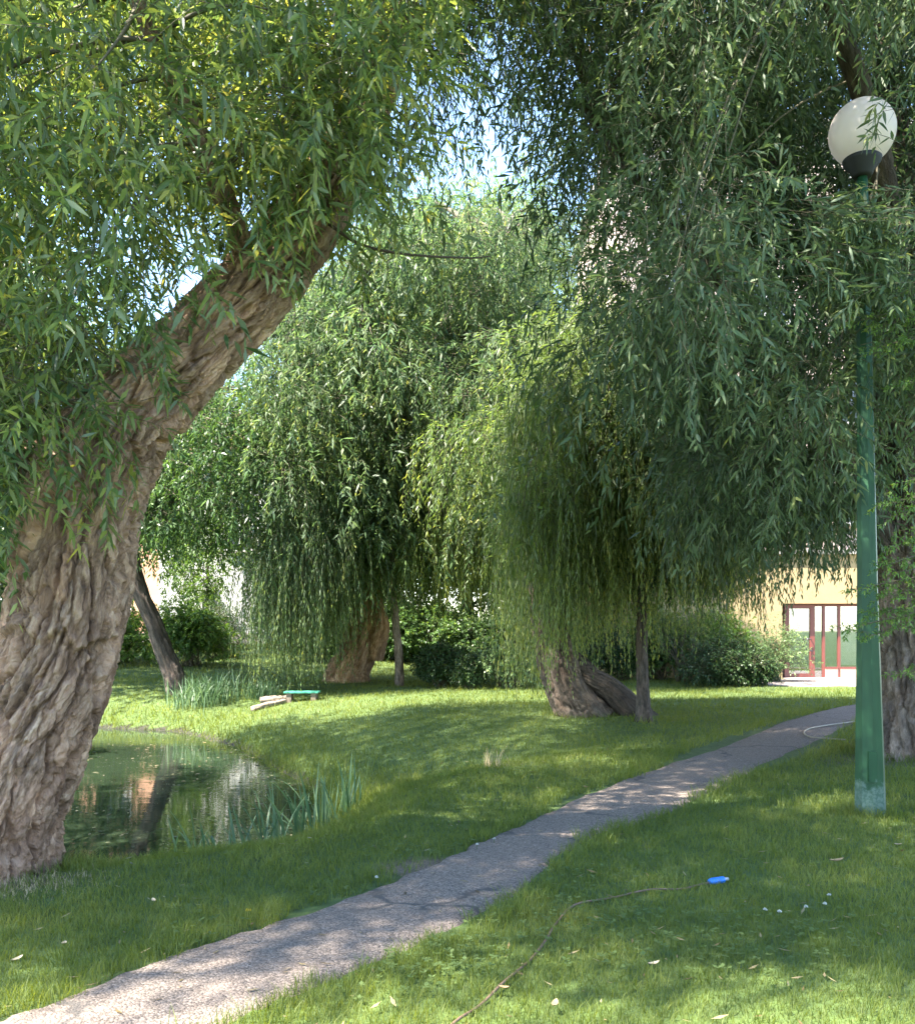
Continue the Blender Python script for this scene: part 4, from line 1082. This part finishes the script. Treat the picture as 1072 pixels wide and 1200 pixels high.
# ---- feathery small tree at the right edge
def feathery():
    rng = np.random.default_rng(808)
    base = np.array([4.35, 6.9, gz(4.35, 6.9)])
    t = thing('small_tree', base, 'small feathery-leaved tree reaching in from the right edge in front of the lamp post', 'tree')
    p = [base + v for v in ([0, 0, -.1], [0, 0, 1], [-.1, 0, 2], [-.05, .1, 3.2], [0, .1, 4.4])]
    _, P = bark_part('trunk', t, M['bark2'], p, [.1, .085, .07, .05, .02], 30, 90, .006, 81, freq=16)
    mb = MB()
    ends = [(1000, 735, 6.9), (1010, 690, 7.0), (1020, 745, 6.8), (1040, 700, 6.9), (1055, 640, 7.0), (1060, 600, 6.9), (1045, 660, 6.7), (1065, 720, 6.7), (1060, 670, 6.6), (1045, 590, 6.9), (1040, 380, 7.1), (1010, 375, 7.1), (1055, 350, 7.1), (1060, 400, 6.9), (1075, 560, 6.8), (1070, 790, 6.6), (1030, 720, 7.1), (1080, 620, 6.7), (1035, 405, 7.0), (1065, 450, 7.0)]
    S = []; D = []
    for e in ends:
        c = at(*e); r = P[np.argmin(np.abs(P[:, 2] - c[2] - .1))]
        Q = bez(r, (r + c) / 2 + [0, 0, .12], c, 12); mb.tube(Q, np.linspace(.012, .003, 12), 5, mat=1, cap=False)
        d = nrm(c - r)
        for k in range(3, 12):
            for s in (-1, 1):
                for rep in range(2):
                    S.append(Q[k] + rng.normal(0, .01, 3)); D.append(d * .7 + s * np.cross(d, [0, 0, 1]) * .8 + rng.normal(0, .22, 3))
    n = len(S)
    strands(mb, rng, S, D, rng.uniform(.1, .2, n), rng.uniform(.01, .05, n), .0115, .034, .012, 1, .0014, ang=(.8, 1.3), sag=.1)
    mb.build('crown', [M['leaf8'], M['twig']], t)
feathery()

# ------------------------------------------------------------------ lamp post
def lamp():
    b = np.array([3.52, 7.8, gz(3.52, 7.8)])
    t = thing('street_lamp', b, 'tall green octagonal lamp post with a white globe, standing on the lawn', 'lamp post')
    top = at(1010, 206, 7.8)
    m = MB(); P = np.array([b + [0, 0, -.1], b + (top - b) * .02, b + (top - b) * .35, b + (top - b) * .65, b + (top - b) * .93])
    m.tube(P, [.128, .126, .085, .068, .05], 8, smooth=False, rot=.62)
    o = m.build('pole', M['pole'], t)
    m = MB(); m.tube([b + (top - b) * .925, b + (top - b) * .94, top], [.058, .05, .042], 16); m.build('neck', M['pole'], t)
    c = at(1010, 155, 7.8)
    prof = [(0, .0), (.07, 0), (.085, .02), (.10, .06), (.15, .12), (.158, .15), (.15, .158)]
    m = MB(); z0 = top[2] - .01
    th = np.arange(40) / 40 * 2 * PI
    V = np.array([[c[0] + r * math.cos(a), c[1] + r * math.sin(a), z0 + h] for r, h in prof for a in th])
    m.add(V, quads=grid_faces(len(prof), 40)); m.build('globe_holder', M['black'], t)
    m = MB(); R = .27
    u = np.linspace(.02, PI - .45, 30)
    V = np.array([[c[0] + R * math.sin(x) * math.cos(a), c[1] + R * math.sin(x) * math.sin(a), c[2] + R * math.cos(x)] for x in u for a in th])
    V = np.vstack([V, [[c[0], c[1], c[2] + R]]])
    k = np.arange(40)
    m.add(V, quads=grid_faces(30, 40)[:, ::-1], tris=np.c_[k, (k + 1) % 40, np.full(40, 1200)]); m.build('globe', M['globe'], t)
    # inspection hatch and its seam
    f = b + [-.035, -.118, .42]
    m = MB(); m.box(f[0] - .035, f[0] + .035, f[1] - .012, f[1] + .02, f[2] - .13, f[2] + .13); h = m.build('hatch', M['pole'], t)
lamp()

# ------------------------------------------------------------------ buildings
def window(parent, x0, x1, z0, z1, y, fr=.07, frame='redframe', pane='darkglass', depth=.05, mull=1):
    m = MB()
    m.box(x0, x1, y - depth, y + .04, z0, z0 + fr); m.box(x0, x1, y - depth, y + .04, z1 - fr, z1)
    m.box(x0, x0 + fr, y - depth + .003, y + .043, z0 + fr, z1 - fr); m.box(x1 - fr, x1, y - depth + .003, y + .043, z0 + fr, z1 - fr)
    for k in range(1, mull + 1):
        xm = x0 + (x1 - x0) * k / (mull + 1); m.box(xm - fr * .4, xm + fr * .4, y - depth + .006, y + .035, z0 + fr, z1 - fr)
    w = m.build('window', M[frame], parent)
    m = MB(); m.box(x0 + fr * .8, x1 - fr * .8, y - .012, y + .012, z0 + fr * .8, z1 - fr * .8); m.build('pane', M[pane], w)
    m = MB(); m.box(x0 - .08, x1 + .08, y - .2, y - .003, z0 - .07, z0 - .003); m.build('sill', M['stone'], w)
    return w

def main_building():
    Y = 28.6
    X0, X1 = 5.0, 22.0
    g = 0.0
    t = thing('apartment_building', (X0, Y, g), 'tall pinkish building with a yellow ground floor and a red-framed glass door', 'building')
    xd = lambda px: (px - 536) / F * Y
    rec = Y + .0          # glazed wall plane
    fy = Y - .34           # front of yellow overhang
    xa = xd(912)          # left end of glazed recess
    m = MB(); m.box(X0, xa, fy, Y + 10, -.3, 3.85); m.box(xa + .001, X1, fy + .002, Y + 10, 2.33, 3.848); m.build('ground_floor_wall', M['yellow'], t)
    m = MB(); m.box(X0 - .05, X1 + .05, fy - .12, Y + 10.05, 3.852, 4.0); m.build('ledge', M['stone'], t)
    m = MB(); m.box(X0 + .02, X1 - .02, fy + .15, Y + 9.9, 4.003, 17.0); m.build('upper_wall', M['pink'], t)
    m = MB(); m.box(X0 - .2, X1 + .2, fy - .15, Y + 10.2, 17.003, 17.25); m.build('roof', M['plinth'], t)
    for fl in range(4):
        z = 4.35 + fl * 3.1
        x = X0 + .9
        while x < X1 - 2:
            window(t, x, x + 1.5, z + .45, z + 1.95, fy + .13, frame='white'); x += 2.9
    # glazed entrance
    y = rec
    x0, x1, x2, x3, x4, x5 = xd(918.5), xd(954), xd(966), xd(984), xd(1020), xd(1072)
    zt = 2.31; zb = .02
    m = MB(); m.box(xa + .003, X1 - .02, y + 2.5, y + 2.6, zb, zt - .01); m.build('lobby_wall', M['interior'], t)
    m = MB(); m.box(xa + .003, X1 - .02, y + .15, y + 2.48, zb - .2, zb); m.build('lobby_floor', M['concrete'], t)
    d = MB(); fr = .15
    d.box(x0, x1, y - .05, y + .05, zt - .13, zt - .002)
    d.box(x0, x0 + fr, y - .048, y + .048, zb, zt - .132); d.box(x1 - fr, x1, y - .048, y + .048, zb, zt - .132)
    d.box(x0 + fr, x1 - fr, y - .046, y + .046, zb, zb + .13)
    do = d.build('door', M['redframe'], t)
    m = MB(); m.box(x0 + fr, x1 - fr, y - .01, y + .01, zb + .132, zt - .132); m.build('pane', M['glass'], do)
    m = MB(); hx = x1 - fr * .9
    m.tube(spline([(hx, y - .05, 1.22), (hx - .02, y - .13, 1.22), (hx - .14, y - .14, 1.22), (hx - .15, y - .14, 1.0), (hx - .14, y - .14, .88), (hx + .02, y - .13, .86), (hx + .02, y - .05, .86)], 30), .018, 8); m.build('handle', M['chrome'], do)
    def side(xa_, xb_, panel, nm):
        m = MB(); f2 = .06
        m.box(xb_ - .08, xb_, y - .045, y + .045, zb, zt - .003)
        m.box(xa_, xb_ - .08, y - .043, y + .043, zt - f2, zt - .003)
        w = m.build('side_window', M['redframe'], t)
        z0 = .36 if panel else zb + .02
        q = MB(); q.box(xa_ + .002, xb_ - .082, y - .009, y + .009, z0, zt - f2 - .002); q.build('pane', M['glass'], w)
        if panel:
            q = MB(); q.box(xa_ + .002, xb_ - .082, y - .06, y + .04, zb - .1, z0 - .06); q.build('panel', M['panel'], w)
            q = MB(); q.box(xa_ + .002, xb_ - .082, y - .07, y + .03, z0 - .058, z0 - .002); q.build('sill', M['redframe'], w)
    side(x1 + .002, x2, False, 'a'); side(x2 + .002, x3, True, 'b'); side(x3 + .002, x4, True, 'c'); side(x4 + .002, x5, True, 'd'); side(x5 + .002, xd(1140), True, 'e')
    m = MB(); m.box(x3 + .1, x4 - .15, y + .35, y + .38, .4, 2.2); m.build('blind', M['curtain'], t)
    m = MB(); m.box(xd(1140) + .01, X1, y - .05, Y + .1, -.1, 2.325); m.build('end_wall', M['yellow'], t)
    m = MB(); m.box(x0 + .2, x1 + .5, y + 2.2, y + 2.46, .02, 1.0); m.build('lobby_counter', M['panel'], t)
main_building()
def pavement():
    m = MB(); pts = [(7.2, 27.6), (7.4, 25.6), (9.0, 24.2), (24, 23.9), (24, 28.65), (10.1, 28.65), (10.0, 27.65)]
    n = len(pts)
    top = np.array([(x, y, .03) for x, y in pts]); bot = top - [0, 0, .3]
    bm = MB(); me_v = np.vstack([top, bot])
    cx = top.mean(0)
    v = np.vstack([me_v, [[12.0, 26.0, .03]]])
    k = np.arange(n)
    bm.add(v, quads=np.c_[k, (k + n), (k + 1) % n + n, (k + 1) % n], tris=np.c_[k, (k + 1) % n, np.full(n, 2 * n)], smooth=False)
    tag(bm.build('pavement', M['concrete']), kind='structure')
pavement()

def house(name, label, x0, x1, y0, y1, z0, z1, wall, wins, group=None):
    t = thing(name, (x0, y0, z0), label, 'house')
    m = MB(); m.box(x0, x1, y0, y1, z0 - .5, z1); m.build('wall', M[wall], t)
    m = MB(); m.box(x0 - .05, x1 + .05, y0 - .06, y1 + .05, z0 - .5, z0 + .5); m.build('plinth', M['plinth'], t)
    m = MB(); h = (y1 - y0) * .32; ym = (y0 + y1) / 2
    m.add([(x0 - .5, y0 - .6, z1 - .1), (x1 + .5, y0 - .6, z1 - .1), (x1 + .5, y1 + .6, z1 - .1), (x0 - .5, y1 + .6, z1 - .1), (x0 - .5, ym, z1 + h), (x1 + .5, ym, z1 + h)],
          quads=[(0, 1, 5, 4), (2, 3, 4, 5), (3, 2, 1, 0)], tris=[(0, 4, 3), (1, 2, 5)], smooth=False)
    r = m.build('roof', M['roof'], t)
    m = MB(); m.box(x0 + 1.2, x0 + 1.8, ym - 1.0, ym - .4, z1 + h * .3, z1 + h + .6); m.build('chimney', M['plinth'], r)
    for (wx, wz, w, hh) in wins: window(t, wx, wx + w, wz, wz + hh, y0 - .002, frame='white')
    return t
house('house', 'white house with small windows on the far bank of the pond', -15.0, -9.6, 46, 55, .8, 10.5, 'white', [(-14.2, 5.6, 1.0, 1.4), (-11.6, 5.4, 1.3, 1.5), (-14.2, 8.2, 1.0, 1.3), (-11.6, 8.2, 1.3, 1.3), (-12.9, 2.3, .9, 1.2)])
house('house', 'salmon pink house left of the white house beyond the pond', -27.0, -15.6, 48, 58, .8, 8.5, 'orange', [(-25.2, 2.4, 1.3, 1.5), (-22, 2.4, 1.3, 1.5), (-18.4, 2.4, 1.3, 1.5), (-25.2, 5.5, 1.3, 1.5), (-22, 5.5, 1.3, 1.5), (-18.4, 5.5, 1.3, 1.5)])

# ------------------------------------------------------------------ small things
def bench():
    Y = 22.5; b = ground_at(354, Y)
    t = thing('garden_bench', b, 'low bench with a teal green top in front of the hanging willow curtain', 'bench')
    for k in range(3):
        y0 = b[1] - .2 + k * .14
        m = MB(); m.box(b[0] - .42, b[0] + .42, y0, y0 + .125, b[2] + .2, b[2] + .235); m.build('seat_plank', M['teal'], t)
    for s in (-1, 1):
        m = MB(); m.box(b[0] + s * .3 - .06, b[0] + s * .3 + .06, b[1] - .17, b[1] + .18, b[2] - .15, b[2] + .198); m.build('leg', M['oldwood'], t)
bench()
def logs():
    for k, (a, c, r, lab) in enumerate([((296, 21.6), (334, 22.3), .08, 'long pale log lying on the bank in front of the bench'), ((305, 22.6), (336, 22.7), .1, 'thicker short log lying behind the long pale log')]):
        p0 = ground_at(*a) + [0, 0, r * .6]; p1 = ground_at(*c) + [0, 0, r * .6]
        mid = (p0 + p1) / 2; mid[2] = gz(mid[0], mid[1]) + r * .7
        v, q, P, BV = bark_tube([p0, mid, p1], [r, r * .95, r * .8], 24, 40, .012, 90 + k)
        m = MB(); m.bv = BV[:, :3]; n0 = len(v); kk = np.arange(24)
        m.add(np.vstack([v, P[:1], P[-1:]]), quads=q, tris=np.vstack([np.c_[(kk + 1) % 24, kk, np.full(24, n0)], np.c_[39 * 24 + kk, 39 * 24 + (kk + 1) % 24, np.full(24, n0 + 1)]]))
        tag(m.build('log', M['oldwood'], None, mid), lab, 'log', 'logs on the pond bank')
logs()
def bin_():
    b = ground_at(258, 36); t = thing('waste_bin', b, 'small dark waste bin by the foot of the white house', 'bin')
    m = MB(); m.tube([b + [0, 0, .1], b + [0, 0, .85]], [.2, .3], 12, smooth=False); m.build('body', M['black'], t)
    m = MB(); m.tube([b + [0, 0, .853], b + [0, 0, .9]], [.32, .3], 12, smooth=False); m.build('rim', M['black'], t)
    m = MB(); m.tube([b + [0, 0, -.1], b + [0, 0, .098]], [.06, .06], 8); m.build('leg', M['black'], t)
bin_()

def hose():
    pix = [(520, 1215), (548, 1190), (578, 1166), (612, 1135), (640, 1105), (652, 1084), (672, 1066), (715, 1054), (760, 1047), (800, 1044), (832, 1040)]
    P = spline([gpix(a, b) for a, b in pix], 160)
    P[:, 2] = hgt(P[:, 0], P[:, 1]) + .02 + .007 * np.sin(np.arange(160) * .21)
    t = thing('garden_hose', P[-1], 'thin brown garden hose lying in the near grass, ending in a blue connector', 'hose')
    m = MB(); m.tube(P, .0065, 8); m.build('tube', M['hose'], t)
    d = nrm(P[-1] - P[-6]); d[2] = .02; e = P[-1] + [0, 0, .008]
    m = MB(); m.tube([e - d * .01, e + d * .005, e + d * .012, e + d * .06, e + d * .066, e + d * .07, e + d * .1, e + d * .105], [.014, .019, .021, .021, .016, .021, .021, .015], 12); m.build('connector', M['blue'], t)
    m = MB(); m.tube([e + d * .105, e + d * .135], [.011, .01], 10); m.build('nozzle', M['grey'], t)
    pix = [(1040, 838), (1005, 848), (972, 853), (950, 857), (942, 862), (948, 867), (966, 869), (990, 871)]
    P = spline([gpix(a, b) for a, b in pix], 80); P[:, 2] = hgt(P[:, 0], P[:, 1]) + .045
    m = MB(); m.tube(P, .011, 8)
    tag(m.build('garden_hose', M['hose2'], None, P[40]), 'pale hose looping onto the path near the thick ridged trunk', 'hose')
hose()

def small_leaves():
    rng = np.random.default_rng(900)
    spec = [(980, 1016, 'long tan dead leaf in the grass right of the lamp post foot', 'deadleaf', .1), (766, 1137, 'pale curled dead leaf in the near grass below the blue hose connector', 'paleleaf', .06),
            (1052, 996, 'pale dead leaf near the right edge behind the long tan leaf', 'paleleaf', .05), (20, 1136, 'pale dead leaf in the sunlit grass at the left edge', 'paleleaf', .06), (75, 1117, 'thin pale leaf in the grass left of the path', 'paleleaf', .05),
            (590, 1166, 'dry straw-coloured leaf beside the hose at the bottom of the lawn', 'deadleaf', .05), (686, 928, 'brown leaf at the far edge of the path', 'deadleaf', .09), (650, 1185, 'brown leaf at the bottom edge of the near lawn', 'deadleaf', .06), (1000, 880, 'dead leaf beside the thick ridged trunk', 'deadleaf', .1), (180, 1066, 'thin dry leaf in the shaded grass between trunk and path', 'paleleaf', .05)]
    for px, py, lab, mt, L in spec:
        c = gpix(px, py); c[2] = gz(c[0], c[1]) + .045
        a = rng.uniform(0, 2 * PI); d = np.array([math.cos(a), math.sin(a), .1]); s = np.array([-math.sin(a), math.cos(a), .25])
        tt = np.linspace(0, 1, 7); w = np.sin(tt * PI) ** .7 * L * .22 + .001
        P = c + np.outer(tt - .5, d) * L + np.outer((tt - .5) ** 2, [0, 0, 1]) * L * .6
        V = np.stack([P + s * w[:, None], P - [0, 0, .004], P + (s * [-1, -1, 1]) * w[:, None]], 1)
        m = MB(); m.add(V.reshape(-1, 3), quads=grid_faces(7, 3, False))
        tag(m.build('fallen_leaf', M[mt], None, c), lab, 'leaf', 'fallen leaves on the lawn')
    def flower(px, py, lab, col, r, h):
        c = gpix(px, py); c[2] = gz(c[0], c[1])
        t = thing('clover_flower' if col == 'petalw' else 'dandelion', c, lab, 'flower', 'white clover flowers in the lawn' if col == 'petalw' else None)
        m = MB(); m.tube([c, c + [0.004, 0, h * .6], c + [.006, 0, h]], .0018, 5); m.build('stem', M['clover'], t)
        m = MB(); e = c + [.006, 0, h]
        n = 46; u = nrm(rng.normal(0, 1, (n, 3))); u[:, 2] = np.abs(u[:, 2]) * (1 if col == 'petalw' else .35)
        u = nrm(u); s = nrm(np.cross(u, rng.normal(0, 1, (n, 3))))
        V = np.stack([np.repeat(e[None], n, 0), e + u * r * .7 + s * r * .2, e + u * r, e + u * r * .7 - s * r * .2], 1)
        m.add(V, quads=np.arange(n)[:, None] * 4 + np.array([0, 1, 2, 3])); m.build('petals', M[col], t)
    flower(290, 1078, 'single yellow dandelion in the shaded grass between trunk and path', 'petaly', .017, .05)
    for px, py, lab in [(895, 1083, 'white clover flower in the right lawn, left of a pair'), (965, 1076, 'white clover flower, right one of the pair near the right edge'), (970, 1064, 'white clover flower, uppermost of the right lawn'), (943, 1080, 'white clover flower between its neighbours in the right lawn'), (912, 1086, 'white clover flower low in the right lawn'),
                        (558, 1000, 'white clover flower at the left edge of the path'), (578, 993, 'white clover flower beside the bare patch by the path'), (440, 1040, 'white clover flower left of the path in the shade')]:
        flower(px, py, lab, 'petalw', .013, .06)
small_leaves()

# ------------------------------------------------------------------ light, sky, camera
sc = bpy.context.scene
w = bpy.data.worlds.new('World'); sc.world = w; w.use_nodes = True
nt = w.node_tree; nt.nodes.clear()
sky = nt.nodes.new('ShaderNodeTexSky'); sky.sky_type = 'NISHITA'; sky.sun_disc = False
el = math.asin(SUN_DIR[2]); az = math.atan2(SUN_DIR[0], SUN_DIR[1])
sky.sun_elevation = el; sky.sun_rotation = az; sky.air_density = 1.0; sky.dust_density = .15; sky.ozone_density = 2.0
bg = nt.nodes.new('ShaderNodeBackground'); bg.inputs[1].default_value = .115
wo = nt.nodes.new('ShaderNodeOutputWorld')
nt.links.new(sky.outputs[0], bg.inputs[0]); nt.links.new(bg.outputs[0], wo.inputs[0])
sl = bpy.data.lights.new('sun', 'SUN'); sl.energy = 5.0; sl.angle = math.radians(.53); sl.color = (1, .93, .82)
so = bpy.data.objects.new('sun', sl); C.objects.link(so); so.location = (-20, -10, 30)
so.rotation_euler = Vector(tuple(-SUN_DIR)).to_track_quat('-Z', 'Y').to_euler()

cam = bpy.data.cameras.new('camera'); co = bpy.data.objects.new('camera', cam); C.objects.link(co)
co.location = (0, 0, EYE); co.rotation_euler = (PI / 2, 0, 0)
cam.sensor_fit = 'HORIZONTAL'; cam.sensor_width = 36; cam.lens = 36 * F / 1072
cam.shift_y = (HY - 600) / 1072
cam.clip_end = 1500; cam.clip_start = .05
sc.camera = co
sc.view_settings.view_transform = 'Standard'; sc.view_settings.look = 'None'; sc.view_settings.gamma = 1
sc.view_settings.exposure = 3.0
try:
    sc.cycles.max_bounces = 8; sc.cycles.transparent_max_bounces = 16
except Exception: pass
